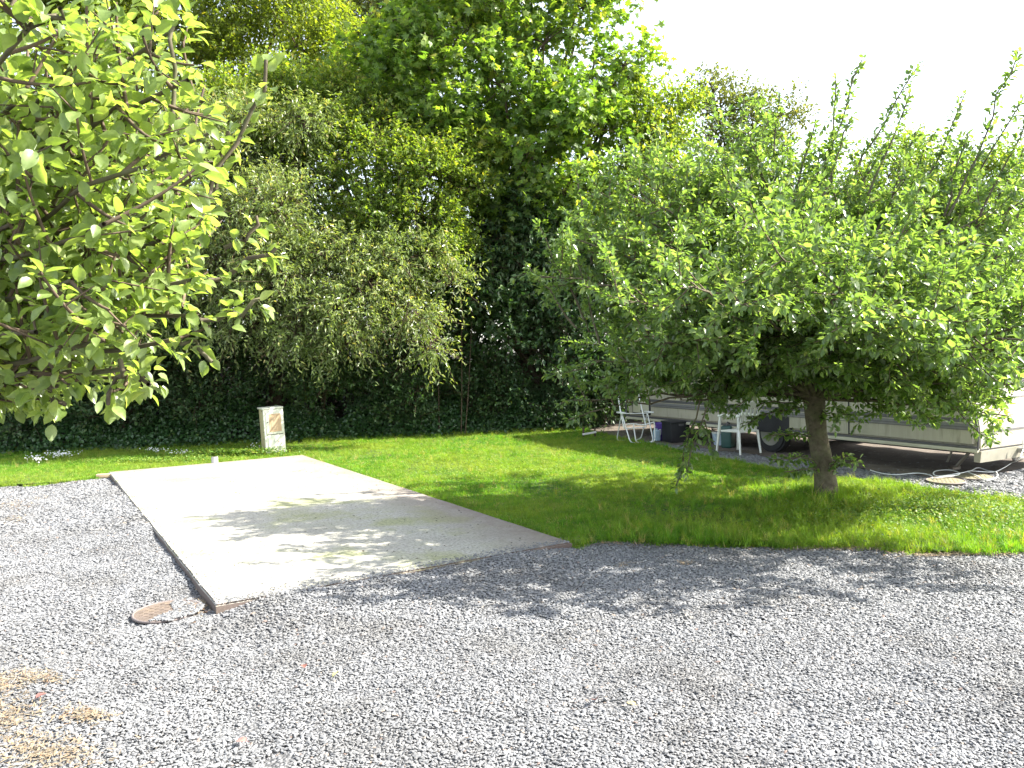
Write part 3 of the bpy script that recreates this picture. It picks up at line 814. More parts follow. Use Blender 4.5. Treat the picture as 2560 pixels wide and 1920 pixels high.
# pale narrow leaved tree overhanging
bg_tree('willow', 'pale narrow-leaved willow with drooping twigs overhanging the dark hedge above the electric box', 'tree', (-5.2, 17.8),
        [(520, 420, 15.6, 1.10), (640, 380, 16.8, 1.16), (760, 400, 16.8, 1.00), (600, 540, 15.1, 1.15), (720, 560, 15.4, 1.16), (560, 660, 14.9, 1.05), (690, 690, 15.1, 1.10), (820, 660, 15.2, 1.00), (930, 700, 15.1, 0.84), (1020, 770, 15.0, 0.58), (860, 780, 15.0, 0.73), (740, 800, 15.0, 0.73), (620, 790, 15.0, 0.79),
         (400, 560, 15.4, 1.20), (380, 720, 15.1, 1.20), (230, 600, 15.6, 1.30), (260, 760, 15.4, 1.10), (980, 650, 15.4, 0.63), (1080, 860, 15.1, 0.32), (870, 860, 15.0, 0.37), (480, 330, 16.4, 1.10), (620, 300, 16.1, 0.73), (760, 310, 15.9, 0.58), (1060, 640, 15.4, 0.44), (1130, 700, 15.4, 0.32), (300, 400, 16.6, 1.30), (100, 500, 16.4, 1.40), (80, 680, 15.8, 1.20)],
        M_WIL, T_NARROW, 0.10, 2.1, twig=(.6, 11), trunk_r=.17, group=GB, sub=9, subr=.45, up=-.02, droop=.45, larea=.17, sticks=.35)
# dark bush under the broad-leaved tree
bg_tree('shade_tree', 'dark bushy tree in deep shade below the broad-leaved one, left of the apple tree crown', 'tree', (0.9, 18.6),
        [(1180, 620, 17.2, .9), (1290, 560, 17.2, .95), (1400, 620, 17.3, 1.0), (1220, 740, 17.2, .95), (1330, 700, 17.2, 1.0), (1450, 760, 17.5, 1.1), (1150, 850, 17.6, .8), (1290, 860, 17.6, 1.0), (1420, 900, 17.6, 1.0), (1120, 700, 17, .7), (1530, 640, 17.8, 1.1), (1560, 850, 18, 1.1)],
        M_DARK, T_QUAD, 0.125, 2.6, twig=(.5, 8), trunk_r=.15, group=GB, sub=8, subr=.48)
# right-centre tree
bg_tree('ash_tree', 'yellow-green leafy tree between the broad-leaved tree and the top of the apple tree', 'tree', (4.0, 19.8),
        [(1560, 330, 18, 1.05), (1650, 290, 18.2, .85), (1580, 450, 18, 1.1), (1680, 400, 18.2, .95), (1720, 500, 18.2, .9), (1560, 580, 18, 1.1), (1680, 600, 18.2, 1.1), (1600, 240, 18, .55), (1500, 500, 17.8, .8), (1640, 720, 18.4, 1.2), (1760, 620, 18.6, 1.0)],
        M_THORN, T_QUAD, 0.105, 2.5, twig=(.55, 9), trunk_r=.16, group=GB, sub=9, subr=.42, up=.5)
bg_tree('far_tree', 'distant dull green tree with an open top against the white sky, above the apple tree', 'tree', (9.5, 32),
        [(1800, 260, 31, 1.35), (1880, 290, 31, 1.3), (1950, 290, 31, 1.1), (1800, 380, 31, 1.5), (1920, 390, 31, 1.5), (1780, 220, 31, .7), (1850, 500, 31, 1.7), (1760, 450, 31, 1.3)],
        M_DULL, T_QUAD, 0.15, 1.5, twig=(.8, 8), trunk_r=.2, group=GB, sub=9, subr=.42, up=.3)
bg_tree('far_tree', 'green trees beyond the caravan roof, lower right of the white sky', 'tree', (15, 23.5),
        [(2120, 470, 22.5, 1.2), (2230, 430, 22.5, 1.1), (2340, 440, 22.5, 1.0), (2440, 450, 22, 1.0), (2540, 470, 22, 1.2), (2200, 580, 22, 1.4), (2350, 580, 22, 1.4), (2500, 600, 22, 1.4), (2640, 560, 22, 1.5), (2060, 600, 22, 1.3), (2120, 740, 21.5, 1.4), (2300, 740, 21.5, 1.4), (2480, 740, 21.5, 1.4), (2640, 740, 21, 1.5)],
        M_THORN, T_QUAD, 0.11, 2.0, twig=(.6, 8), trunk_r=.2, group=GB, sub=8, subr=.46)
bg_tree('hedge_bush', 'leafy hedge bush filling the gap behind the caravan', 'shrub', (7, 21),
        [(1780, 720, 20, 1.2), (1900, 620, 20.5, 1.2), (1900, 760, 20, 1.3), (2020, 700, 20.5, 1.3), (1700, 820, 19.5, 1.1), (1800, 560, 20.5, 1.1), (2000, 560, 21, 1.1), (1850, 880, 19.5, 1.2)],
        M_DARK, T_QUAD, 0.11, 2.1, twig=(.5, 8), trunk_r=.12, group=GB)
# trees at the left behind the willow
bg_tree('hedge_tree', 'mid green tree at the far left, behind the near apple branches', 'tree', (-11.5, 18.2),
        [(-60, 420, 17, 1.6), (60, 380, 17, 1.4), (200, 330, 17.5, 1.4), (-60, 640, 16.5, 1.5), (30, 800, 16, 1.2), (180, 850, 15.8, 1.0), (-120, 820, 15.8, 1.3), (320, 860, 15.8, .9), (-100, 250, 18, 1.6), (480, 830, 15.8, .9)],
        M_DARK, T_QUAD, 0.10, 2.2, twig=(.5, 8), trunk_r=.16, group=GB)

# low dark shrubs in the hedge
def low_shrub(lab, u, v, d, r, ls=.085, lm=M_DARK, lay=2.2):
    p = G(u, 1100)
    x = P(u, v, d).x
    bg_tree('shrub', lab, 'shrub', (x, d + .3), [(u - 60 * r, v + 20, d, r * .8), (u + 60 * r, v + 10, d, r * .8), (u, v - 60 * r, d + .1, r * .8), (u, v + 70, d - .1, r * .7)],
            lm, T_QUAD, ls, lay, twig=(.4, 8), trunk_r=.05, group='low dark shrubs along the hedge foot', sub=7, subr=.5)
low_shrub('leftmost dark shrub of the hedge foot, below the near apple branches', 60, 960, 15.7, 1.0)
low_shrub('dark shrub at the hedge foot between the left edge and the electric box', 290, 950, 16.1, 1.0)
low_shrub('dark shrub rising just left of the cream electric box', 500, 930, 16.4, 1.0)
low_shrub('rounder dark shrub rising just right of the cream electric box', 800, 900, 16.6, 1.05)
low_shrub('dark shrub with bare stems beside it, left of the photo centre', 1010, 960, 17.0, .9)
low_shrub('dark shrub at the middle of the far lawn edge', 1220, 980, 17.6, .9)
low_shrub('dark shrub in the corner of the lawn, left of the white folding chair', 1420, 1000, 17.6, .8)
low_shrub('small shrub against the end of the caravan, behind the folding chair', 1510, 960, 18.4, .9)

# deep fill of the hedge behind
acc = Acc()
nl = 72000
Xh = rng.uniform(-17, 12, nl); Yh = np.array([hy(x, 0) for x in Xh]) + rng.uniform(1.2, 4.5, nl)
Zh = rng.uniform(0, 1, nl) ** .8 * (5.3 + 0.8 * np.sin(Xh * 1.1)) + 0.2
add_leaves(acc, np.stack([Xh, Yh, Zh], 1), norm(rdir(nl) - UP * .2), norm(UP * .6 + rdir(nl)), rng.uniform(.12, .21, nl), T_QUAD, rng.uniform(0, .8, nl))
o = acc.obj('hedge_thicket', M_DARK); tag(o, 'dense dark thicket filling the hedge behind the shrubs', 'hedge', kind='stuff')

# ivy and nettles along the foot
acc = Acc()
nl = 52000
Xh = rng.uniform(-17, 2.0, nl)
t = rng.uniform(0, 1, nl)
hgt = 0.75 + 0.22 * np.sin(Xh * 1.9) + 0.15 * np.sin(Xh * 4.3 + 1) + 0.1 * np.sin(Xh * 9)
Yh = hedge_line(Xh) - 0.05 + 0.75 * t + rng.normal(0, .07, nl)
Zh = hgt * (1 - (1 - t) ** 2.2) * rng.uniform(.75, 1.08, nl) + 0.02
k = rng.uniform(size=nl) > 0.25 * (np.sin(Xh * 3.1) > .6)
Pp = np.stack([Xh, Yh, Zh], 1)[k]; q = len(Pp)
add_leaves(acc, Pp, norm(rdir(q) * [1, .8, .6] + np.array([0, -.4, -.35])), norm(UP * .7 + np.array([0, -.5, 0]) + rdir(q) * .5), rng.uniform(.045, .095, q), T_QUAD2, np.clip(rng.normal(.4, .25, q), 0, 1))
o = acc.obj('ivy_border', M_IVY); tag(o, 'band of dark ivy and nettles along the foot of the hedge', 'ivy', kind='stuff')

# bare stems showing in the dark gap
for i, (u, v0, v1, lean, lab) in enumerate(((1160, 985, 830, .12, 'slanting bare pale stem in the dark gap of the hedge'), (1150, 985, 780, .02, 'upright bare stem left of the slanting one in the hedge gap'), (1095, 980, 850, -.03, 'thin bare stem left of the two longer ones in the hedge gap'))):
    a = P(u, v0, 16.9); c_ = P(u + lean * 200, v1, 16.9)
    ac = Acc(); off = np.array([a.x, a.y, 0.0])
    add_tube(ac, bez(np.array([a.x, a.y, .0]) - off, (np.array(a) + np.array(c_)) / 2 + [.04, 0, 0] - off, np.array(c_) + UP * .8 - off, 8), np.linspace(.014, .007, 8), 6)
    o = ac.obj('bare_stem', M_BARK2, smooth=True); o.location = off
    tag(o, lab, 'stem', 'bare stems in the hedge gap')

# ------------------------------------------------------------------ apple trees (limbs, shoots, spurs, leaves)
def apple_tree(label, base, trunk_pts, trunk_rad, limbs, mleaf, lsize, sub_step, sub_len, wind, tmpl, own, own_mesh, spur_k=5, name='apple_tree', own_key=None, keepf=None):
    root = empty(name, base); tag(root, label, 'tree')
    off = np.array(base, float)
    wood, twigs, crown = Acc(), Acc(), Acc()
    tp = np.array(trunk_pts, float)
    add_tube(wood, tp - off, trunk_rad, 10)
    SP, SD, SK = [], [], []                                   # spur positions and twig directions
    wind = np.array(wind, float); shoot_ranges = []
    for (start, ctrl, end, r0, kind) in limbs:
        start, ctrl, end = (np.array(q, float) for q in (start, ctrl, end))
        L_ = np.linalg.norm(end - start)
        n_ = max(6, int(L_ / .18))
        c = bez(start, ctrl, end, n_)
        c[1:-1] += rng.normal(0, .016, (n_ - 2, 3))
        r1 = .006
        rr = r1 + (r0 - r1) * (1 - np.linspace(0, 1, n_)) ** 1.2
        add_tube(wood, c - off, rr, 6)
        seg = np.diff(c, axis=0); sl = np.linalg.norm(seg, axis=1); cum = np.concatenate([[0], np.cumsum(sl)]); tot = cum[-1]
        def at(s):
            i = min(int(np.searchsorted(cum, s)) - 1, n_ - 2); i = max(i, 0)
            f = (s - cum[i]) / sl[i]
            return c[i] + seg[i] * f, seg[i] / sl[i]
        if kind == 'shoot':
            i0 = len(SP)
            s = tot * .25
            while s < tot:
                p, d = at(s); SP.append(p); SD.append(d); s += rng.uniform(.035, .06)
                if rng.uniform() < .12 and keepf is None:
                    sd_ = norm(d + rdir(1)[0] * .7); q = rng.uniform(.1, .3)
                    add_sticks(twigs, (p - off)[None], (p + sd_ * q - off)[None], np.array([.004]))
                    for t in np.arange(.04, q, .05): SP.append(p + sd_ * t); SD.append(sd_)
            shoot_ranges.append((i0, len(SP)))
            continue
        s = tot * .22
        while s < tot:
            p, d = at(s)
            fr = s / tot
            per = rdir(1)[0]; per = per - d * np.dot(per, d); per = norm(per)
            sd_ = norm(d * .45 + per * .85 + UP * .22 + wind)
            q = sub_len * rng.uniform(.45, 1.15) * (1.15 - .55 * fr)
            if keepf is not None and not (keepf((p + sd_ * q)[None], np.array([False]))[0] and keepf((p + sd_ * q * .6)[None], np.array([False]))[0]):
                s += sub_step * .5
                continue
            e = p + sd_ * q; mid = (p + e) / 2 + norm(per - UP * .1) * q * .1
            bc = bez(p, mid, e + UP * q * .08, 6)
            add_tube(twigs, bc - off, np.linspace(max(.006, r0 * .16), .0035, 6), 4)
            bs = np.diff(bc, axis=0)
            m_ = int(q / .055)
            for j in range(m_):
                f = (j + .8) / m_ * 4.99; i = min(int(f), 4); pp = bc[i] + bs[i] * (f - i); dd = norm(bs[i])
                SP.append(pp); SD.append(dd)
                if rng.uniform() < .38 and f > .8:
                    tdir = norm(dd * .5 + rdir(1)[0] * .8 + UP * .15 + wind * .7); tl = rng.uniform(.10, .30) * min(1.3, sub_len / .7)
                    if keepf is not None and not keepf((pp + tdir * tl)[None], np.array([False]))[0]: continue
                    add_sticks(twigs, (pp - off)[None], (pp + tdir * tl - off)[None], np.array([.0035]))
                    for t in np.arange(.05, tl + .01, .06): SP.append(pp + tdir * t); SD.append(tdir)
            s += rng.uniform(.7, 1.3) * sub_step
        SP.append(c[-1]); SD.append(seg[-1] / sl[-1])
    SP = np.array(SP); SD = np.array(SD)
    SK = np.array([any(a <= i < b_ for a, b_ in shoot_ranges) for i in range(len(SP))]) if keepf is not None else None
    if keepf is not None:
        k = keepf(SP, SK); SP, SD = SP[k], SD[k]
    k = spur_k
    PP = np.repeat(SP, k, 0) + rng.normal(0, .012, (len(SP) * k, 3))
    DD = norm(np.repeat(SD, k, 0) * .55 + rdir(len(PP)) * .85 - UP * .2)
    PP = PP + DD * .018
    NN = norm(UP * .8 + rdir(len(PP)) * .55)
    S = lsize * rng.uniform(.6, 1.15, len(PP))
    T_ = np.clip(rng.normal(.42, .2, len(PP)) + np.repeat(rng.normal(0, .1, len(SP)), k), 0, np.where(rng.uniform(size=len(PP)) < .02, 1, .86))
    # the leaves that show largest become objects of their own
    ctr = PP + DD * (S / 2)[:, None]
    dist = np.linalg.norm(ctr - np.array([0, 0, CAM_Z]), axis=1)
    M3 = np.array(CM.to_3x3()); loc = (ctr - np.array([0, 0, CAM_Z])) @ M3
    uu = 1280 + F * loc[:, 0] / -loc[:, 2]; vv = 960 - F * loc[:, 1] / -loc[:, 2]
    vis = (loc[:, 2] < 0) & (uu > 12) & (uu < 2548) & (vv > 12) & (vv < 1908)
    key = np.where(vis, dist / S, 1e9)
    idx = np.argsort(key)[:own]
    mask = np.ones(len(PP), bool); mask[idx] = False
    add_leaves(crown, (PP - off)[mask], DD[mask], NN[mask], S[mask], tmpl, T_[mask])
    X, Zz = leaf_frames(DD[idx], NN[idx])
    for j, i in enumerate(idx):
        o = bpy.data.objects.new('leaf', own_mesh[j % len(own_mesh)])
        mm_ = Matrix(((X[j, 0] * S[i], DD[i, 0] * S[i], Zz[j, 0] * S[i], PP[i, 0] - off[0]), (X[j, 1] * S[i], DD[i, 1] * S[i], Zz[j, 1] * S[i], PP[i, 1] - off[1]), (X[j, 2] * S[i], DD[i, 2] * S[i], Zz[j, 2] * S[i], PP[i, 2] - off[2]), (0, 0, 0, 1)))
        link(o, root); o.matrix_local = mm_
    wood.obj('trunk', M_BARK, root, smooth=True)
    o = twigs.obj('twigs', M_TWIG, root, smooth=True); o['kind'] = 'stuff'
    o = crown.obj('crown', mleaf, root, smooth=True); o['kind'] = 'stuff'
    return len(PP)

def fine_leaf(k, m, tone):
    """apple leaf with midrib fold, drooping tip, toothed wavy edge and a stalk"""
    rs = np.random.default_rng(500 + k)
    curl = rs.uniform(.05, .3); fold = rs.uniform(.04, .13); side = rs.uniform(-.08, .08)
    ts = np.array([0.0, .10, .24, .40, .56, .72, .87, 1.0]); ws = np.array([.0, .17, .27, .31, .30, .23, .12, 0.0]) * rs.uniform(.92, 1.12)
    V, Fc = [], []
    for t, ww in zip(ts, ws):
        z = -curl * t * t; x = side * t * t
        wv = rs.uniform(-.025, .025)
        V += [(x - ww, t, z + fold * ww / .3 + wv), (x - ww * .5, t + .01, z + fold * ww / .3 * .62), (x, t, z), (x + ww * .5, t + .01, z + fold * ww / .3 * .62), (x + ww, t, z + fold * ww / .3 - wv)]
    for i in range(len(ts) - 1):
        for j in range(4):
            a = i * 5 + j
            Fc += [(a, a + 1, a + 6), (a, a + 6, a + 5)]
    st = len(V)
    V += [(-.012, 0, 0), (.012, 0, 0), (.008, -.28, .03), (-.008, -.28, .03)]
    Fc += [(st, st + 1, st + 2), (st, st + 2, st + 3)]
    acc = Acc(); acc.add(V, Fc, tone)
    return acc.mesh('apple_leaf', m, smooth=True)
T_FINE = (np.array([(0, 0, 0), (.2, .14, .06), (.31, .38, .10), (.29, .6, .07), (.15, .84, -.06), (0, 1, -.2), (-.15, .84, -.06), (-.29, .6, .07), (-.31, .38, .10), (-.2, .14, .06), (0, .3, -.005), (0, .62, -.06)]),
          np.array([(0, 1, 10), (1, 2, 10), (2, 11, 10), (2, 3, 11), (3, 4, 11), (4, 5, 11), (5, 6, 11), (6, 7, 11), (7, 8, 11), (8, 10, 11), (8, 9, 10), (9, 0, 10)]))

# right apple tree
tb = np.array([TR.x, TR.y, 0.0])
tt = np.array(P(2034, 985, 8.75))
trunk = [tb + [0, 0, -.08], tb + [0, 0, .08], tb * .7 + tt * .3 + [.015, 0, 0], tb * .35 + tt * .65 + [-.015, 0, 0], tt]
trad = np.array([.175, .135, .112, .105, .12])
def LB(u, v, d, r0=.045, kind='limb', rise=.45, s=None):
    e = np.array(P(u, v, d)); a = (tt if s is None else s) + np.array([0, 0, -.04])
    L_ = np.linalg.norm(e - a)
    return (a, a + (e - a) * .42 + UP * L_ * (rise * .45), e, r0, kind)
limbs = []
for a in ((2560, 850, 5.6, .028, 'limb', .2), (2750, 800, 5.7, .028, 'limb', .25), (2380, 800, 5.6, .028, 'limb', .25), (2950, 830, 5.9, .028, 'limb', .2), (2180, 760, 5.6, .028, 'limb', .25), (2850, 900, 6.5, .028, 'limb', .15), (1720, 850, 6.6, .026, 'limb', .2), (1600, 840, 7.2, .026, 'limb', .2), (2500, 720, 6.2, .03, 'limb', .3), (2650, 800, 6.6, .03, 'limb', .3), (2400, 760, 6.2, .03, 'limb', .3), (2540, 960, 7.4, .03, 'limb', .12), (2400, 960, 7.4, .025, 'limb', .12), (2520, 1040, 8.0, .025, 'limb', .08), (1850, 760, 5.8, .03, 'limb', .3), (2100, 720, 5.8, .03, 'limb', .3), (1700, 720, 6.1), (1550, 760, 6.8), (1480, 900, 7.6, .03, 'limb', .15),
          (1600, 430, 8.4), (1700, 450, 8.6), (1800, 420, 8.2), (1900, 430, 8.8), (2050, 380, 8.8), (2180, 480, 8.8), (2300, 520, 9.0), (2400, 420, 9.2), (2520, 450, 8.6), (2600, 480, 8.2), (1500, 480, 8.6), (1430, 620, 8.6), (2500, 640, 7.8), (2560, 820, 8.2), (1950, 640, 6.0), (1650, 860, 6.8, .03, 'limb', .2), (2250, 600, 6.2), (1450, 600, 8.0), (1600, 480, 8.2), (2000, 560, 7.6), (2420, 600, 7.0), (1400, 700, 8.5), (1350, 690, 7.9), (1440, 1000, 8.3, .035, 'limb', .1), (1530, 1020, 7.6, .035, 'limb', .15), (1470, 830, 8.9), (1480, 560, 8.8), (1560, 480, 9.4), (1640, 380, 8.8), (1760, 330, 9.3), (1640, 600, 7.6), (1600, 760, 7.0), (1560, 660, 10.2), (1500, 860, 10),
          (1870, 330, 8.7), (1960, 340, 9.4), (1850, 520, 7.3), (1830, 700, 6.6), (1760, 820, 7.0, .03, 'limb', .25), (1990, 600, 6.7), (2080, 420, 8.6), (2180, 400, 9.6), (2130, 560, 7.4), (2260, 440, 8.4), (2250, 700, 7.0), (2380, 470, 8.8), (2480, 520, 8.2),
          (2560, 560, 9.2), (2700, 600, 8.4), (2420, 680, 7.5), (2620, 760, 8.0), (2480, 860, 7.5, .035, 'limb', .2), (2350, 900, 7.8, .03, 'limb', .2), (2600, 960, 8.1, .035, 'limb', .1), (2450, 1030, 8.3, .03, 'limb', .05), (2820, 820, 8.8), (2720, 940, 9.2), (2500, 720, 10.6), (2300, 800, 11), (2200, 790, 6.9, .03, 'limb', .2),
          (2080, 650, 11.0), (1860, 640, 11.2), (1700, 700, 11), (1680, 930, 10.2, .03, 'limb', .1), (1960, 880, 10.8), (1700, 1000, 8.0, .022, 'limb', .1), (1620, 900, 7.7), (2030, 760, 6.6), (1750, 560, 8.4), (2000, 480, 8.0)):
    limbs.append(LB(*a))
# tall straight shoots leaning right
for (u0, v0, u1, v1, d) in ((2040, 420, 2155, 150, 8.7), (2090, 440, 2090, 190, 9), (2110, 420, 2295, 165, 8.6), (2170, 430, 2275, 235, 8.4), (1930, 420, 1950, 240, 9), (2280, 480, 2410, 240, 8.8), (2370, 480, 2545, 130, 8.3), (2440, 500, 2600, 230, 8.3), (2500, 520, 2620, 330, 8.6), (2400, 450, 2560, 240, 9.0), (1800, 400, 1860, 250, 9), (1660, 420, 1640, 310, 9), (1480, 600, 1440, 400, 8.8), (1460, 740, 1345, 560, 8.6), (1500, 800, 1420, 560, 8.2), (2480, 600, 2640, 380, 8), (1990, 430, 2040, 300, 8.8), (2060, 430, 2130, 290, 8.4), (2140, 430, 2230, 330, 9.2), (2220, 470, 2290, 330, 8.6), (2320, 470, 2440, 360, 9.0), (2360, 480, 2420, 330, 8.4), (1880, 400, 1900, 320, 8.8), (2450, 500, 2560, 370, 8.8), (1440, 760, 1320, 665, 8.1), (2220, 470, 2340, 330, 9.2)):
    a = np.array(P(u0, v0 + 60, d)); e = np.array(P(u1, v1, d)); limbs.append((a, (a + e) / 2 + rng.normal(0, .05, 3), e, .013, 'shoot'))
# low sprigs: hanging sprig, trunk sprout, low left tip
for (u0, v0, u1, v1, d) in ((1750, 1000, 1690, 1215, 7.9), (1770, 1010, 1715, 1180, 7.8), (1760, 1050, 1780, 1130, 7.9), (1500, 1000, 1400, 1010, 8.2), (1520, 1020, 1420, 1050, 8.2), (1480, 900, 1425, 930, 8.4)):
    a = np.array(P(u0, v0, d)); e = np.array(P(u1, v1, d)); limbs.append((a, (a + e) / 2 + UP * .03, e, .008, 'shoot'))
s0 = tb * .3 + tt * .7 * 1.0
for (u1, v1, d, ss) in ((2150, 1155, 8.5, .28), (2120, 1140, 8.4, .30), (1960, 1180, 8.3, .32), (1930, 1150, 8.3, .4), (2085, 1040, 8.4, .75), (1925, 1090, 8.2, .6), (1900, 1010, 8.1, .9), (1870, 1060, 8.0, .9)):
    a = tb + (tt - tb) * ss; e = np.array(P(u1, v1, d)); limbs.append((a, (a + e) / 2 + UP * .06, e, .010, 'shoot'))
nA = apple_tree('spreading apple tree with a grey trunk standing in the lawn in front of the caravan', tuple(tb), trunk, trad, limbs, M_APPLE, .071, .13, .72, (.10, 0, .05), T_HEX, 300,
                [fine_leaf(k, M_APPLE, [.15, .35, .45, .55, .65, .85][k]) for k in range(6)], spur_k=6, keepf=lambda S_, sk: (S_[:, 2] > 1.02 + 0.3 * np.abs(np.sin(S_[:, 0] * 3.1))) | (S_[:, 0] > 3.0) | sk)

# near apple tree at the left edge
nb = np.array([-3.1, 3.3, 0.0]); nt_ = np.array([-2.85, 3.3, 1.5])
limbs = []
def LN(u, v, d, r0=.017, rise=.15, kind='limb', s=None):
    e = np.array(P(u, v, d)); a = nt_ + np.array([0, 0, -.03]); L_ = np.linalg.norm(e - a)
    return (a, a + (e - a) * .45 + UP * L_ * (rise - .05), e, r0, kind)
for a in ((440, 70, 2.35, .024, .2), (470, 200, 2.2), (510, 250, 2.5), (520, 420, 2.3, .02), (500, 500, 2.6), (480, 700, 2.2), (530, 700, 2.5), (500, 790, 2.3, .016, .12), (430, 850, 2.2, .016, .12), (330, 920, 2.3, .016, .12), (200, 960, 2.3, .016, .12), (80, 930, 2.3, .016, .12),
          (300, 260, 2.2), (200, 150, 2.2), (80, 60, 1.9), (60, 240, 2.1), (120, 420, 2.1), (350, 420, 2.1), (260, 560, 2.0), (400, 600, 2.3), (180, 700, 2.1), (330, 740, 2.2), (90, 830, 2.1, .016, .12), (260, 850, 2.1, .016, .12), (30, 560, 2.2), (60, 700, 2.6), (300, 330, 2.9),
          (450, 330, 3.1), (150, 560, 2.9), (420, 500, 3.2), (480, 640, 3.1), (350, 860, 3.0, .016, .12), (250, 450, 3.1), (120, 300, 3.2), (180, 880, 2.9, .016, .12), (50, 420, 3.3), (330, 640, 3.4), (100, 780, 3.3), (380, 150, 2.6), (250, 50, 2.5), (420, 760, 2.7), (150, 900, 2.6, .016, .12), (380, 940, 2.6, .016, .12), (530, 330, 2.9), (-20, 900, 2.4, .016, .12)):
    limbs.append(LN(*a))
# long slender tips that stand out from the crown
for (u0, v0, u1, v1, d) in ((520, 500, 665, 150, 2.4), (430, 300, 440, -20, 2.35), (520, 700, 690, 620, 2.35), (500, 800, 655, 745, 2.3), (450, 850, 530, 905, 2.3), (340, 940, 370, 960, 2.25), (520, 520, 570, 330, 2.45), (60, 80, 20, 0, 1.9), (60, 60, 150, 20, 1.9), (300, 900, 270, 1010, 2.2), (120, 960, 130, 1030, 2.25), (560, 620, 640, 540, 2.6)):
    a = np.array(P(u0, v0, d)); e = np.array(P(u1, v1, d)); limbs.append((a, (a + e) / 2 + rng.normal(0, .02, 3), e, .007, 'shoot'))
def keep_near(S_, sk):
    M3 = np.array(CM.to_3x3()); q = (S_ - np.array([0, 0, CAM_Z])) @ M3
    uu = 1280 + F * q[:, 0] / np.maximum(-q[:, 2], .1)
    vv = 960 - F * q[:, 1] / np.maximum(-q[:, 2], .1)
    core = (uu < 545 + rng.normal(0, 25, len(uu))) & (vv < np.interp(uu, [-900, 0, 200, 380, 540, 600], [1150, 1040, 1030, 960, 880, 700]))
    return (np.linalg.norm(q, axis=1) > 1.55) & (core | (sk & (uu < 690) & (vv < 1060)))
nB = apple_tree('near apple tree whose large-leaved branches reach in from the left edge of the photo', tuple(nb), [nb + [0, 0, -.08], nb + [.02, 0, .1], nb * .6 + nt_ * .4, nb * .3 + nt_ * .7, nt_], np.array([.15, .12, .10, .095, .10]), limbs,
                M_APPLE_NEAR, .053, .105, .42, (.06, 0, .05), T_FINE, 300, [fine_leaf(20 + k, M_APPLE_NEAR, [.1, .3, .42, .5, .6, .8][k]) for k in range(6)], spur_k=4, keepf=keep_near)
print('STONES', N_ST, 'APPLE', nA, nB)

# ================================================================== OBJECTS
class B:
    """boxes, prisms and discs collected into one bmesh, then one mesh object"""
    def __init__(self): self.bm = bmesh.new()
    def box(self, x0, x1, y0, y1, z0, z1, bev=0.0, seg=2):
        t = bmesh.new()
        bmesh.ops.create_cube(t, size=1.0)
        for v in t.verts:
            v.co = Vector((x0 + (v.co.x + .5) * (x1 - x0), y0 + (v.co.y + .5) * (y1 - y0), z0 + (v.co.z + .5) * (z1 - z0)))
        if bev: bmesh.ops.bevel(t, geom=t.edges[:], offset=bev, segments=seg, affect='EDGES', profile=.6)
        self._join(t); return self
    def _join(self, t):
        me = bpy.data.meshes.new('t'); t.to_mesh(me); t.free(); self.bm.from_mesh(me); bpy.data.meshes.remove(me)
    def disc(self, c, r, axis, h, seg=28, r2=None, bev=0.0):
        t = bmesh.new()
        bmesh.ops.create_cone(t, cap_ends=True, segments=seg, radius1=r, radius2=r if r2 is None else r2, depth=h)
        rotm = {'z': Matrix.Identity(4), 'y': Matrix.Rotation(R(90), 4, 'X'), 'x': Matrix.Rotation(R(90), 4, 'Y')}[axis]
        bmesh.ops.transform(t, matrix=Matrix.Translation(c) @ rotm, verts=t.verts)
        if bev:
            es = [e for e in t.edges if len(e.link_faces) == 2 and e.calc_face_angle(0) > .9]
            bmesh.ops.bevel(t, geom=es, offset=bev, segments=2, affect='EDGES')
        self._join(t); return self
    def prism(self, pts, y0, y1, bev=0.0, seg=3):
        """outline in x, z extruded along y"""
        t = bmesh.new()
        vs = [t.verts.new((x, y0, z)) for x, z in pts]
        f = t.faces.new(vs)
        g = bmesh.ops.extrude_face_region(t, geom=[f])
        for q in g['geom']:
            if isinstance(q, bmesh.types.BMVert): q.co.y = y1
        bmesh.ops.recalc_face_normals(t, faces=t.faces)
        if bev:
            es = [e for e in t.edges if abs(e.verts[0].co.y - e.verts[1].co.y) < 1e-5]
            bmesh.ops.bevel(t, geom=es, offset=bev, segments=seg, affect='EDGES')
        self._join(t); return self
    def obj(self, name, m, parent=None, smooth=False, rot=None):
        me = bpy.data.meshes.new(name); self.bm.to_mesh(me); self.bm.free()
        me.materials.append(m)
        if smooth:
            me.polygons.foreach_set('use_smooth', [True] * len(me.polygons))
            try: me.set_sharp_from_angle(angle=R(38))
            except Exception: pass
        return link(bpy.data.objects.new(name, me), parent)

def tube_obj(name, pts, r, m, parent=None, sides=8):
    acc = Acc(); add_tube(acc, pts, np.full(len(pts), r) if np.isscalar(r) else r, sides)
    return acc.obj(name, m, parent, smooth=True)

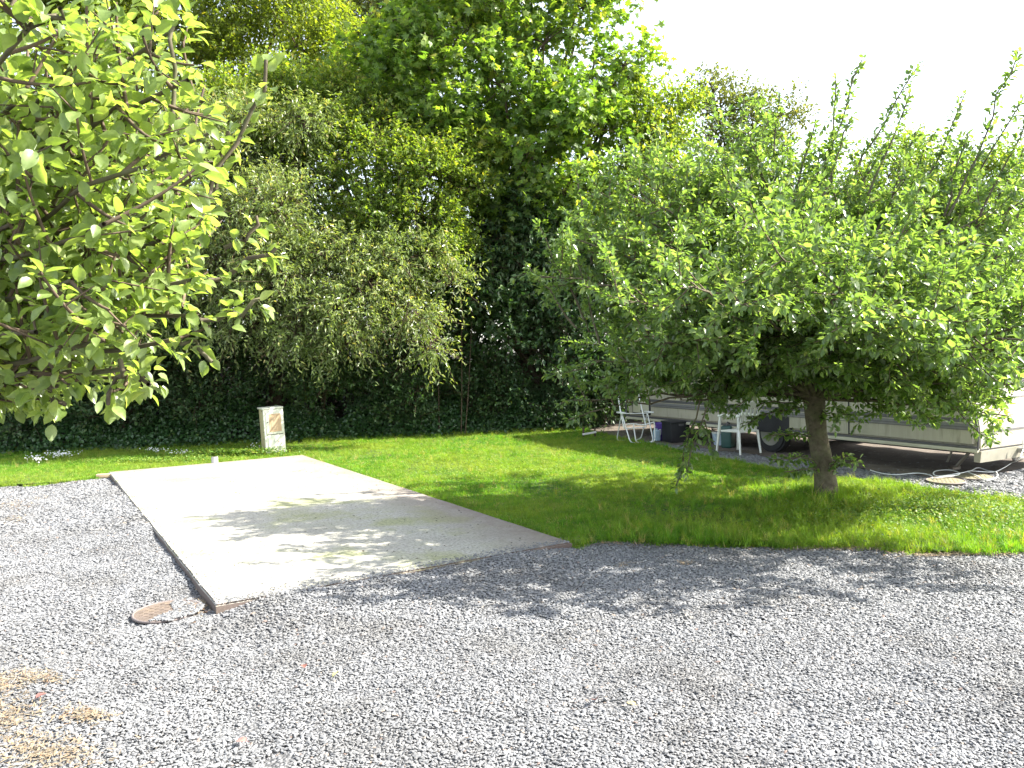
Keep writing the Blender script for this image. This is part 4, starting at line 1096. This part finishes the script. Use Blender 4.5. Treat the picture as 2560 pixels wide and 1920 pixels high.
def smooth_path(pts, n=6):
    """rounded polyline through the points (Catmull-Rom)"""
    p = [np.array(q, float) for q in pts]; p = [2 * p[0] - p[1]] + p + [2 * p[-1] - p[-2]]
    out = []
    for i in range(1, len(p) - 2):
        for k in range(n):
            t = k / n
            out.append(.5 * ((2 * p[i]) + (-p[i - 1] + p[i + 1]) * t + (2 * p[i - 1] - 5 * p[i] + 4 * p[i + 1] - p[i + 2]) * t * t + (-p[i - 1] + 3 * p[i] - 3 * p[i + 1] + p[i + 2]) * t ** 3))
    out.append(p[-2]); return np.array(out)
def round_corners(pts, r=.05, n=5):
    p = [np.array(q, float) for q in pts]; out = [p[0]]
    for i in range(1, len(p) - 1):
        a, b_, c = p[i - 1], p[i], p[i + 1]
        u1 = norm(a - b_); u2 = norm(c - b_); rr = min(r, np.linalg.norm(a - b_) * .45, np.linalg.norm(c - b_) * .45)
        out += list(bez(b_ + u1 * rr, b_, b_ + u2 * rr, n))
    out.append(p[-1]); return np.array(out)

# ---- materials
m, n, l, b = mat('aged_cream_panel')
tc = n.new('ShaderNodeTexCoord')
mp = n.new('ShaderNodeMapping'); mp.inputs['Scale'].default_value = (3.0, 3.0, 0.35); l.new(tc.outputs['Object'], mp.inputs[0])
st = noise(n, l, 2.2, 7, 0.7, mp.outputs[0])
r1 = ramp(n, l, st.outputs['Fac'], [(0.35, (0.33, 0.30, 0.23)), (0.55, (0.39, 0.36, 0.28)), (0.70, (0.21, 0.20, 0.14))])
al = noise(n, l, 1.1, 8, 0.75, tc.outputs['Object'])
r2 = ramp(n, l, al.outputs['Fac'], [(0.5, (0, 0, 0)), (0.74, (0.6,) * 3)])
l.new(mixc(n, l, r2.outputs[0], r1.outputs[0], (0.22, 0.24, 0.15)), b.inputs['Base Color'])
b.inputs['Roughness'].default_value = 0.45
M_CREAM = m
M_CREAM2 = plain('pale_cream_plastic', (0.46, 0.44, 0.34), .5, var=.05, dirt=(.35, .33, .2), dirt_amt=.7, dscale=2)
M_TRIM = plain('dark_trim', (0.085, 0.08, 0.085), .5, var=.2)
M_GREYBAND = plain('grey_stripe', (0.17, 0.165, 0.165), .5, var=.1)
M_RUBBER = plain('black_rubber', (0.02, 0.02, 0.022), .7, var=.2)
M_STEEL = plain('galvanised_steel', (0.32, 0.32, 0.30), .5, .6, var=.25, dirt=(.2, .13, .07), dirt_amt=.7)
M_PINK = plain('pinkish_panel', (0.42, 0.33, 0.25), .6, var=.08, dirt=(.3, .29, .2), dirt_amt=.8, dscale=4)
M_ORANGE = plain('orange_lens', (0.75, 0.25, 0.03), .25, var=.05)
M_WHITE = plain('white_enamel', (0.74, 0.76, 0.74), .35, var=.04, dirt=(.35, .25, .15), dirt_amt=.35, dscale=9)
M_WPLAST = plain('white_garden_plastic', (0.72, 0.73, 0.68), .45, var=.05, dirt=(.4, .38, .22), dirt_amt=.5, dscale=5)
m, n, l, b = mat('window_acrylic')
tc = n.new('ShaderNodeTexCoord')
mp = n.new('ShaderNodeMapping'); mp.inputs['Scale'].default_value = (14, 14, .3); l.new(tc.outputs['Object'], mp.inputs[0])
st = noise(n, l, 2, 2, .4, mp.outputs[0])
r1 = ramp(n, l, st.outputs['Fac'], [(0.35, (0.10, 0.085, 0.065)), (0.65, (0.27, 0.23, 0.18))])
l.new(r1.outputs[0], b.inputs['Base Color']); b.inputs['Roughness'].default_value = .08; b.inputs['Coat Weight'].default_value = 1.0; b.inputs['Coat Roughness'].default_value = .03
M_PANE = m

# ------------------------------------------------------------------ caravan
cr = empty('caravan', (CV0.x, CV0.y, 0), math.atan2(CVD.y, CVD.x))
tag(cr, 'old cream touring caravan with grey side stripes parked behind the apple tree', 'caravan')
prof = [(0.0, .36), (0.0, .58), (.06, .95), (.16, 1.30), (.34, 1.75), (.52, 2.15), (.72, 2.38), (1.0, 2.47), (3.6, 2.50), (6.3, 2.46), (6.75, 2.38), (6.98, 2.15), (7.12, 1.5), (7.18, .9), (7.18, .36)]
B().prism(prof, -2.2, 0, .07, 4).obj('body', M_CREAM, cr, smooth=True)
Y1 = 0.004
def cbox(name, x0, x1, y0, y1, z0, z1, m, par=None, bev=0.0):
    return B().box(x0, x1, y0, y1, z0, z1, bev).obj(name, m, par or cr, smooth=bev > 0)
cbox('stripe', .10, 7.12, -.02, Y1 + .004, .70, .752, M_TRIM)
cbox('stripe', .10, 7.12, -.02, Y1, .615, .685, M_GREYBAND)
cbox('trim_line', .08, 7.12, -.02, Y1 + .008, .640, .648, M_TRIM)
cbox('trim_line', .08, 7.12, -.02, Y1 + .008, .604, .612, M_TRIM)
cbox('trim_line', .12, 7.1, -.02, Y1 + .006, .985, .997, M_TRIM)
cbox('sill', -.005, 3.0, -.05, .022, .325, .372, M_CREAM2, bev=.006)
cbox('sill', 3.86, 7.18, -.05, .022, .325, .372, M_CREAM2, bev=.006)
cbox('trim_strip', .0, 3.0, -.02, .014, .378, .402, M_TRIM)
cbox('trim_strip', 3.86, 7.18, -.02, .014, .378, .402, M_TRIM)
# awning rail up the front corner, over the roof edge and down the rear
rail = smooth_path([(x + (-.008 if x < 2 else .008), .006, z + (0.012 if 2.3 < z else 0)) for x, z in prof], 4)
tube_obj('awning_rail', rail, .014, M_TRIM, cr, 6)
# side windows
for (x0, x1, z0, z1) in ((.62, 1.62, 1.10, 1.80), (2.95, 4.1, 1.10, 1.80), (4.9, 6.2, 1.10, 1.80)):
    fr = B().box(x0, x1, -.01, .018, z0, z1, .013).obj('window', M_RUBBER, cr, smooth=True)
    B().box(x0 + .035, x1 - .035, .012, .030, z0 + .035, z1 - .035, .010).obj('pane', M_PANE, fr, smooth=True)
    B().box(x0 + .3, x0 + .36, .028, .040, z0 + .02, z0 + .05, .004).obj('catch', M_RUBBER, fr)
# door
dr = cbox('door', 1.90, 2.52, -.02, .010, .42, 2.1, M_CREAM)
B().box(1.885, 1.899, -.02, .012, .42, 2.1).box(2.521, 2.535, -.02, .012, .42, 2.1).box(1.885, 2.535, -.02, .012, 2.1, 2.114).obj('door_seal', M_RUBBER, dr)
B().box(2.40, 2.47, .009, .035, 1.05, 1.17, .008).obj('handle', M_TRIM, dr)
# low locker door at the rear, with black seal and lock
lk = B().box(6.42, 6.98, -.02, .016, .435, .735, .014, 3).obj('locker_door', M_RUBBER, cr, smooth=True)
B().box(6.455, 6.945, .010, .026, .470, .700, .014, 3).obj('panel', M_CREAM2, lk, smooth=True)
B().disc((6.68, .03, .515), .018, 'y', .02, 12).obj('lock', M_TRIM, lk)
# wheels in dark arches
for yo, nm in ((-.10, 'wheel'), (-2.10, 'wheel')):
    wq = B().box(3.0, 3.86, yo - .24, (Y1 + .002 if yo > -1 else yo + .1), .33, .60).obj('wheel_arch', M_RUBBER, cr)
    ty = B().disc((3.43, yo - .02, .31), .315, 'y', .175, 32, bev=.03).obj('wheel', M_RUBBER, cr, smooth=True)
    B().disc((3.43, yo + .066, .31), .20, 'y', .02, 28, bev=.006).disc((3.43, yo + .08, .31), .06, 'y', .03, 16).obj('rim', M_STEEL, ty, smooth=True)
# chassis, drawbar, jockey wheel
B().box(.1, 7.1, -1.45, -1.40, .20, .33).box(.1, 7.1, -.80, -.75, .20, .33).box(.15, 7.1, -2.1, -.1, .30, .335).obj('chassis', M_RUBBER, cr)
tube_obj('drawbar', [(0.3, -.78, .27), (-1.15, -1.08, .38)], .035, M_STEEL, cr); tube_obj('drawbar', [(0.3, -1.42, .27), (-1.15, -1.12, .38)], .035, M_STEEL, cr)
B().box(-1.42, -1.12, -1.16, -1.04, .34, .46, .02).obj('coupling_head', M_RUBBER, cr, smooth=True)
jw = tube_obj('jockey_wheel', [(-.95, -1.0, .12), (-.95, -1.0, .75)], .024, M_STEEL, cr); B().disc((-.95, -1.0, .10), .10, 'y', .05, 20, bev=.01).obj('tyre', M_RUBBER, jw, smooth=True)
# corner steadies
for (xs, ys, sgn) in ((.62, -.35, -1), (.62, -1.85, -1), (6.5, -.35, 1), (6.5, -1.85, 1)):
    a = (xs, ys, .31); e = (xs + sgn * -.42, ys, .05)
    lg = B().box(-.1, .1, -.03, .03, -.02, .02).obj('corner_steady', M_STEEL, cr)
    lg.data.clear_geometry()
    acc = Acc(); add_tube(acc, [(xs + .32 * -sgn * -1, ys - .03, .31), (xs - .10 * sgn * -1, ys - .03, .05)], [.022, .022], 6); add_tube(acc, [(xs + .10 * sgn * -1 * -1, ys + .03, .31), (xs - .02 * sgn * -1, ys + .03, .12)], [.014, .014], 6)
    add_tube(acc, [(xs - .10 * sgn * -1, ys - .09, .045), (xs - .10 * sgn * -1, ys + .09, .045)], [.035, .035], 8)
    t_ = acc.mesh('corner_steady', M_STEEL); lg.data = t_
# near end: skirt below, black joint, recessed pinkish panel, marker lamps and window
B().prism([(-.02, .20), (-.035, .345), (.06, .345), (.06, .20)], -2.18, -.02, .004).obj('front_skirt', plain('weathered_skirt', (.30, .28, .22), .7, var=.25, dirt=(.14, .15, .08), dirt_amt=.7), cr, smooth=True)
B().box(-.012, .02, -2.16, -.04, .350, .366).obj('joint_strip', M_RUBBER, cr)
pn = B().prism([(.012, .66), (.046, .97), (.09, .97), (.06, .66)], -1.95, -.30, .004).obj('front_panel', M_PINK, cr, smooth=True)
def on_front(z):                                  # x of the front profile at height z
    return float(np.interp(z, [.36, .58, .95, 1.30, 1.75, 2.15], [0, 0, .06, .16, .34, .52]))
def slab_on_front(name, z0, z1, y0, y1, m, par, proud=.012):
    return B().prism([(on_front(z0) - proud, z0), (on_front(z1) - proud, z1), (on_front(z1) + .03, z1), (on_front(z0) + .03, z0)], y0, y1).obj(name, m, par)
slab_on_front('trim_line', .985, 1.0, -2.12, -.08, M_TRIM, cr)
slab_on_front('trim_line', .575, .59, -2.12, -.08, M_TRIM, cr)
fw = slab_on_front('window', 1.18, 1.78, -2.0, -.2, M_RUBBER, cr, .014); slab_on_front('pane', 1.22, 1.74, -1.95, -.25, M_PANE, fw, .024)
for y_ in (-.28, -1.92):
    lp = slab_on_front('marker_lamp', 1.035, 1.075, y_ - .05, y_ + .05, M_ORANGE, cr, .03)
    lp2 = B().disc((-.012, y_ + .06, .50), .045, 'x', .04, 20, bev=.008).obj('side_lamp', M_WHITE, cr, smooth=True)
B().box(1.9, 2.3, -1.4, -1.0, 2.48, 2.56, .03).obj('roof_vent', M_CREAM2, cr, smooth=True)
B().box(4.3, 4.8, -1.4, -.9, 2.48, 2.57, .03).obj('roof_vent', M_CREAM2, cr, smooth=True)

# white mains cable in loops in front of the caravan
gp = lambda u, v, z=.022: (lambda q: np.array([q.x, q.y, gh(q.x, q.y) + z]))(G(u, v))
c1 = [gp(2176, 1178), gp(2204, 1186), gp(2240, 1190), gp(2290, 1189), gp(2322, 1193), gp(2332, 1199), gp(2330, 1203)]
c2 = [gp(2330, 1203), gp(2352, 1204, .05), gp(2392, 1197, .04), gp(2398, 1190, .04), gp(2375, 1183, .03), gp(2345, 1184, .03), gp(2333, 1191, .03), gp(2345, 1197, .03), gp(2392, 1194, .045), gp(2425, 1188, .05), gp(2446, 1178, .05), gp(2470, 1182, .03), gp(2490, 1186, .03), gp(2492, 1199, .03), gp(2465, 1206, .03), gp(2440, 1196, .04), gp(2420, 1188, .05), gp(2480, 1186, .03),
      gp(2505, 1177, .03), gp(2530, 1165, .05), np.array(P(2545, 1150, 10.3)), np.array(P(2557, 1125, 10.4)), np.array(P(2556, 1098, 10.4))]
pts = smooth_path(c1[:-1] + c2, 6)
off = pts[0] * [1, 1, 0]
o = tube_obj('mains_cable', pts - off, .007, M_WHITE, None, 6); o.location = off
tag(o, 'thin white cable lying in loops on the gravel and rising to the caravan', 'cable')

# ------------------------------------------------------------------ electric hook-up box
M_GRP = plain('shaded_cream_fibreglass', (0.46, 0.40, 0.22), .5, var=.05, scale=5, dirt=(.45, .40, .2), dirt_amt=.5, dscale=5)  # tan shade of the box's side put into the housing colour
M_GRP2 = plain('pale_fibreglass', (0.58, 0.58, 0.47), .45, var=.04, scale=5)
M_TAN = plain('faded_tan_label', (0.46, 0.32, 0.19), .7, var=.10, scale=30)
M_INK = plain('faded_ink', (0.40, 0.40, 0.38), .7, var=.1)
M_REDINK = plain('faded_red_ink', (0.66, 0.36, 0.32), .7, var=.1)
pb = G(671, 1139, .0)
er = empty('electric_hookup_box', (pb.x + .05, pb.y + .17, 0), rot)
er.rotation_euler = (0, R(-2.4), rot)
tag(er, 'cream electric hook-up box with a tan label standing at the far end of the slab', 'electric box')
W_, D_, H_ = .178, .172, .86
B().box(-W_ + .012, W_ - .012, -D_ + .05, D_, -.05, H_ - .03, .008).obj('housing', M_GRP, er, smooth=True)
B().box(-W_, W_, -D_, -D_ + .048, -.05, H_ - .032, .010).obj('front_frame', M_GRP2, er, smooth=True)
B().box(-W_ - .012, W_ + .006, -D_ - .006, D_ + .01, H_ - .030, H_, .010).obj('cap', M_GRP2, er, smooth=True)
ud = B().box(-.140, .150, -D_ - .010, -D_ + .005, .385, .805, .004).obj('upper_door', M_GRP2, er, smooth=True)
B().box(-.085, .125, -D_ - .014, -D_ - .009, .425, .745, .0015).obj('label_panel', M_TAN, ud)
B().box(-.055, .045, -D_ - .0175, -D_ - .013, .455, .70).obj('label_patch', plain('worn_label_patch', (.38, .28, .17), .7, var=.1, scale=40), ud)
B().box(-.01, .06, -D_ - .0128, -D_ - .0098, .775, .779).box(.07, .12, -D_ - .0128, -D_ - .0098, .757, .760).obj('lettering', M_INK, ud)
B().disc((-.118, -D_ - .012, .60), .010, 'y', .012, 12).obj('lock', M_TRIM, ud)
B().box(-.14, .15, -D_ - .004, -D_ - .001, .372, .381).obj('door_gap', M_TRIM, er)
ld = B().box(-.125, .150, -D_ - .009, -D_ + .005, .035, .355, .004).obj('lower_door', M_GRP2, er, smooth=True)
q = B()
for (x, z, w2, h2) in ((-.02, .27, .012, .004), (-.02, .262, .004, .016), (-.0, .252, .004, .012), (.03, .25, .010, .004), (.03, .242, .004, .012), (-.008, .222, .004, .014), (.012, .222, .010, .004), (.028, .215, .004, .02), (.06, .215, .012, .004), (.062, .205, .004, .012)):
    q.box(x, x + w2, -D_ - .0118, -D_ - .0088, z - h2, z)
q.obj('lettering', M_INK, ld)
B().box(.045, .075, -D_ - .0118, -D_ - .0088, .245, .252).box(.05, .055, -D_ - .0118, -D_ - .0088, .225, .245).obj('lettering', M_REDINK, ld)
for (x, z) in ((-.03, .07), (.115, .062)): B().disc((x, -D_ - .010, z), .008, 'y', .01, 10).obj('screw', M_TRIM, er)
for z in (.80, .42, .30): B().disc((-W_ + .010, -.06 + (.02 if z > .5 else 0), z), .009, 'x', .012, 10).obj('screw', M_TRIM, er)

# grey pipe stub at the far edge of the slab
pp = G(537, 1157, SZ)
q = B().disc((0, 0, .05), .052, 'z', .10, 24, bev=.004); o = q.obj('pipe_stub', plain('grey_pvc', (.42, .42, .42), .5, var=.08), None, smooth=True); o.location = (pp.x, pp.y, SZ - .002)
B().disc((0, 0, .1005), .044, 'z', .004, 24).obj('pipe_opening', plain('pipe_hollow_shade', (.06, .05, .04), .9), o)  # dark disc stands in for the shaded inside of the pipe
tag(o, 'short grey plastic pipe stub standing on the far edge of the slab', 'pipe')

# drain covers
def lid(u, v, r, lab, m, cat='drain cover'):
    p = G(u, v); z = gh(p.x, p.y)
    q = B().disc((0, 0, .004), r, 'z', .022, 40, bev=.004)
    o = q.obj('drain_cover', m, None, smooth=True); o.location = (p.x, p.y, z + .008); o.rotation_euler = (R(1.2), R(-1.0), .4)
    rim = Acc(); th = np.linspace(0, 2 * math.pi, 41)
    add_tube(rim, np.stack([np.cos(th) * (r + .004), np.sin(th) * (r + .004), np.full(41, .010)], 1), np.full(41, .010), 6); rim.obj('rim', M_LIDR, o, smooth=True)
    q = B()
    for i in range(-6, 7):
        for j in range(-6, 7):
            if math.hypot(i, j) * r / 6.6 < r * .82 and (i + j) % 2 == 0:
                q.box(i * r / 6.6 - .011, i * r / 6.6 + .011, j * r / 6.6 - .004, j * r / 6.6 + .004, .014, .019)
    t = q.obj('tread_pattern', m, o); t['kind'] = 'stuff'
    tag(o, lab, cat)
M_LIDR = plain('lid_rim', (.17, .14, .13), .7, .1, var=.15)
M_LID = plain('rusty_iron', (.13, .10, .08), .85, .1, var=.35, scale=30, dirt=(.19, .145, .10), dirt_amt=.9, dscale=8)
M_LID2 = plain('mossy_lid', (.20, .18, .11), .9, 0, var=.3, scale=20)
lid(418, 1530, .215, 'round rusty drain cover half buried in gravel by the near left corner of the slab', M_LID)
lid(2364, 1206, .21, 'round mossy drain cover on the gravel under the nearer loop of white cable', M_LID2)
lid(2432, 1194, .22, 'round mossy drain cover behind the first one, crossed by the cable towards the caravan', M_LID2)

# ------------------------------------------------------------------ white folding chair frame
fp = G(1598, 1111)
fc = empty('folding_chair', (fp.x - .03, fp.y + .2, gh(fp.x, fp.y) + .01), R(17))
tag(fc, 'white metal folding chair frame without its canvas, by the left end of the caravan', 'chair')
r_ = .0115
tube_obj('front_leg_frame', round_corners([(-.25, .06, .56), (-.21, -.22, .015), (.25, -.22, .015), (.27, .06, .56)], .09), r_, M_WHITE, fc)
tube_obj('rear_leg_frame', round_corners([(-.27, .0, .56), (-.27, .26, .015), (.23, .26, .015), (.26, .02, .56)], .09), r_ * .85, M_WHITE, fc)
tube_obj('seat_frame', round_corners([(-.14, -.20, .36), (-.12, -.26, .02), (.26, -.26, .02), (.28, -.20, .37)], .08), r_, M_WHITE, fc)
tube_obj('seat_bar', smooth_path([(-.26, -.18, .36), (-.13, -.20, .362), (.05, -.21, .335), (.28, -.20, .375)], 6), r_, M_WHITE, fc)
tube_obj('back_frame', round_corners([(-.28, .13, .86), (-.27, .05, .56), (-.25, -.04, .27), (.20, -.04, .27), (.17, .05, .56), (.13, .13, .89)], .03), r_, M_WHITE, fc)
tube_obj('cross_bar', [(-.28, .03, .54), (.30, .04, .52)], r_ * .7, M_WHITE, fc)
B().box(-.31, -.24, -.14, .16, .545, .572, .010).obj('armrest', M_WHITE, fc, smooth=True)
B().box(.25, .31, -.14, .16, .535, .560, .010).obj('armrest', M_WHITE, fc, smooth=True)

# ------------------------------------------------------------------ white plastic garden chair, seen from the side
cp = G(1852, 1137)
gc = empty('garden_chair', (cp.x + .02, cp.y + .2, gh(cp.x, cp.y) + .01), R(118))
tag(gc, 'white plastic garden chair between the apple trunk and the caravan wheel', 'chair')
B().prism([(-.24, .35), (-.23, .385), (.20, .365), (.22, .335)], -.20, .20, .010).obj('seat', M_WPLAST, gc, smooth=True)
for (x, y, dx, dy) in ((.20, .20, .06, .03), (.20, -.20, .06, -.03), (-.20, .19, -.07, .03), (-.20, -.19, -.07, -.03)):
    acc = Acc(); add_tube(acc, [(x, y, .60 if x > 0 else .37), (x + dx * .3, y + dy * .3, .37), (x + dx, y + dy, 0)], [.020, .026, .017], 6)
    acc.obj('leg', M_WPLAST, gc, smooth=True)
bk = B()
for i in range(5):
    y = -.17 + i * .085
    bk.prism([(-.215, .38), (-.33, .80), (-.315, .80), (-.195, .38)], y - .026, y + .026, .004)
bk.prism([(-.315, .74), (-.345, .84), (-.325, .845), (-.295, .74)], -.215, .215, .008)
bk.obj('backrest', M_WPLAST, gc, smooth=True)
for y in (-.22, .22):
    tube_obj('armrest', smooth_path([(.22, y, .595), (.05, y * 1.04, .62), (-.15, y * 1.02, .61), (-.28, y * .96, .62)], 5), .019, M_WPLAST, gc, 8)

# ------------------------------------------------------------------ odds and ends under the caravan edge
def at_g(u, v): p = G(u, v); return (p.x, p.y, gh(p.x, p.y) + .01)
o = B().box(-.20, .20, -.17, .17, 0, .36, .02).box(-.215, .215, -.185, .185, .345, .385, .012).obj('storage_box', plain('black_plastic', (.018, .018, .022), .5), None, smooth=True)
o.location = at_g(1690, 1104); o.rotation_euler.z = R(20)
B().box(-.05, .05, -.195, -.18, .30, .34, .004).obj('clasp', M_TRIM, o)
tag(o, 'black plastic storage box on the ground below the caravan locker', 'box')
M_PURP = plain('purple_plastic', (.10, .05, .30), .4, var=.1)
q = B().disc((0, 0, .16), .11, 'z', .32, 24, r2=.14); o = q.obj('bucket', M_PURP, None, smooth=True); o.location = at_g(1657, 1100)
acc = Acc(); th = np.linspace(0, 2 * math.pi, 25); add_tube(acc, np.stack([np.cos(th) * .14, np.sin(th) * .14, np.full(25, .32)], 1), np.full(25, .008), 6); acc.obj('rim', M_PURP, o, smooth=True)
tube_obj('handle', smooth_path([(-.14, 0, .31), (-.1, -.06, .23), (0, -.11, .17), (.1, -.06, .23), (.14, 0, .31)], 4), .004, M_STEEL, o, 6)
tag(o, 'purple plastic bucket between the folding chair and the black box', 'bucket')
q = B().box(-.055, .055, -.05, .05, 0, .20, .018, 3).disc((0, 0, .22), .022, 'z', .05, 14); o = q.obj('jug', plain('pale_blue_plastic', (.35, .47, .55), .4, var=.1), None, smooth=True); o.location = at_g(1642, 1103); o.rotation_euler.z = .4
B().disc((0, 0, .252), .027, 'z', .022, 14).obj('cap', M_PURP, o)
tube_obj('handle', smooth_path([(.02, -.03, .20), (.07, -.03, .21), (.068, -.03, .12), (.05, -.03, .11)], 4), .008, M_WPLAST, o, 6)
tag(o, 'small pale blue jug standing in front of the purple bucket', 'jug')
q = B().prism([(-.10, 0), (-.14, .21), (.14, .21), (.10, 0)], -.09, .09, .012); o = q.obj('plastic_tub', plain('blue_white_tub', (.45, .55, .62), .4, var=.35, scale=6), None, smooth=True); o.location = at_g(1802, 1113)
B().box(-.15, .15, -.10, .10, .208, .226, .006).obj('lid', M_WPLAST, o, smooth=True)
tag(o, 'blue and white plastic tub on the ground left of the garden chair', 'tub')
q = B().box(-.09, .09, -.15, .15, 0, .38, .03, 3); o = q.obj('water_carrier', plain('dark_green_plastic', (.015, .06, .05), .45), None, smooth=True); o.location = at_g(1821, 1118); o.rotation_euler.z = R(-30)
tube_obj('handle', smooth_path([(0, -.08, .37), (0, -.07, .43), (0, .05, .43), (0, .06, .37)], 4), .012, M_TRIM, o, 6)
B().disc((0, .10, .39), .025, 'z', .04, 14).obj('cap', M_TRIM, o)
tag(o, 'dark green water carrier behind the front leg of the garden chair', 'water carrier')
q = B().disc((0, 0, .09), .045, 'z', .18, 18, bev=.008).disc((0, 0, .205), .045, 'z', .05, 18, r2=.016).disc((0, 0, .24), .016, 'z', .03, 12)
o = q.obj('bottle', plain('clear_blue_bottle', (.38, .50, .55), .3, var=.15), None, smooth=True); o.location = at_g(1912, 1113)
B().disc((0, 0, .262), .018, 'z', .018, 12).obj('cap', plain('blue_cap', (.03, .06, .25), .4), o)
tag(o, 'pale blue bottle standing against the caravan wheel', 'bottle')
# weathered white board by the hedge corner
p = G(1474, 1098)
o = B().box(-.14, .14, -.012, .012, 0, .035, .003).obj('board', plain('weathered_white_wood', (.55, .54, .50), .7, var=.2, dirt=(.2, .17, .12), dirt_amt=.7), None, smooth=True)
o.location = (p.x, p.y, .10); o.rotation_euler = (0, R(-8), R(6))
tag(o, 'short weathered white board lying at the hedge corner left of the folding chair', 'board')
o = tube_obj('stake', [(0, 0, -.05), (.01, 0, .22)], .02, M_BARK2, None, 6); o.location = (p.x - .12, p.y + .05, .02)
tag(o, 'short wooden stake at the left end of the white board', 'stake')
o = tube_obj('stake', [(0, 0, -.05), (-.01, 0, .20)], .018, M_BARK2, None, 6); o.location = (p.x + .12, p.y + .05, .02)
tag(o, 'short wooden stake at the right end of the white board', 'stake')
# brick at the far left corner of the slab
p = G(262, 1196)
o = B().box(-.12, .12, -.05, .05, 0, .055, .006).obj('brick', plain('pale_brick', (.42, .30, .20), .9, var=.25, scale=30, dirt=(.3, .32, .12), dirt_amt=.6, dscale=9), None, smooth=True)
o.location = (p.x, p.y + .02, .012); o.rotation_euler.z = R(14)
tag(o, 'tan brick against the far left corner of the concrete slab', 'brick')

# fallen leaves on the gravel
def fallen(u, v, size, col, lab, k):
    p = G(u, v)
    o = bpy.data.objects.new('fallen_leaf', fine_leaf(60 + k, plain('dead_leaf_colour', col, .7, var=.3, scale=4), .5))
    o.data.transform(Matrix.Translation((0, -.5, .12)))
    link(o); o.location = (p.x, p.y, gh(p.x, p.y) + .024); o.rotation_euler = (random.uniform(-.3, .3), random.uniform(-.4, .4), random.uniform(0, 6.28)); o.scale = (size * 1.35,) * 3
    tag(o, lab, 'fallen leaf', 'dead leaves lying on the gravel')
fallen(1490, 1765, .055, (.13, .045, .04), 'dark red dead leaf lying alone near the bottom centre of the gravel', 1)
fallen(480, 1572, .050, (.26, .15, .07), 'curled tan dead leaf on the gravel just below the rusty drain cover', 2)
fallen(760, 1675, .040, (.20, .08, .06), 'red-brown dead leaf on the gravel right of the bare left area, below the slab corner', 3)
fallen(603, 1856, .045, (.42, .17, .14), 'pinkish dead leaf beside the dark hollow at the bottom left of the gravel', 4)
fallen(1578, 1778, .035, (.50, .38, .13), 'small yellow dead leaf right of the dark red one', 5)
fallen(838, 1692, .035, (.36, .34, .14), 'small yellow-green leaf right of the red-brown one', 6)
fallen(105, 1756, .045, (.17, .07, .06), 'dark red-brown leaf by the tan moss at the left edge', 7)
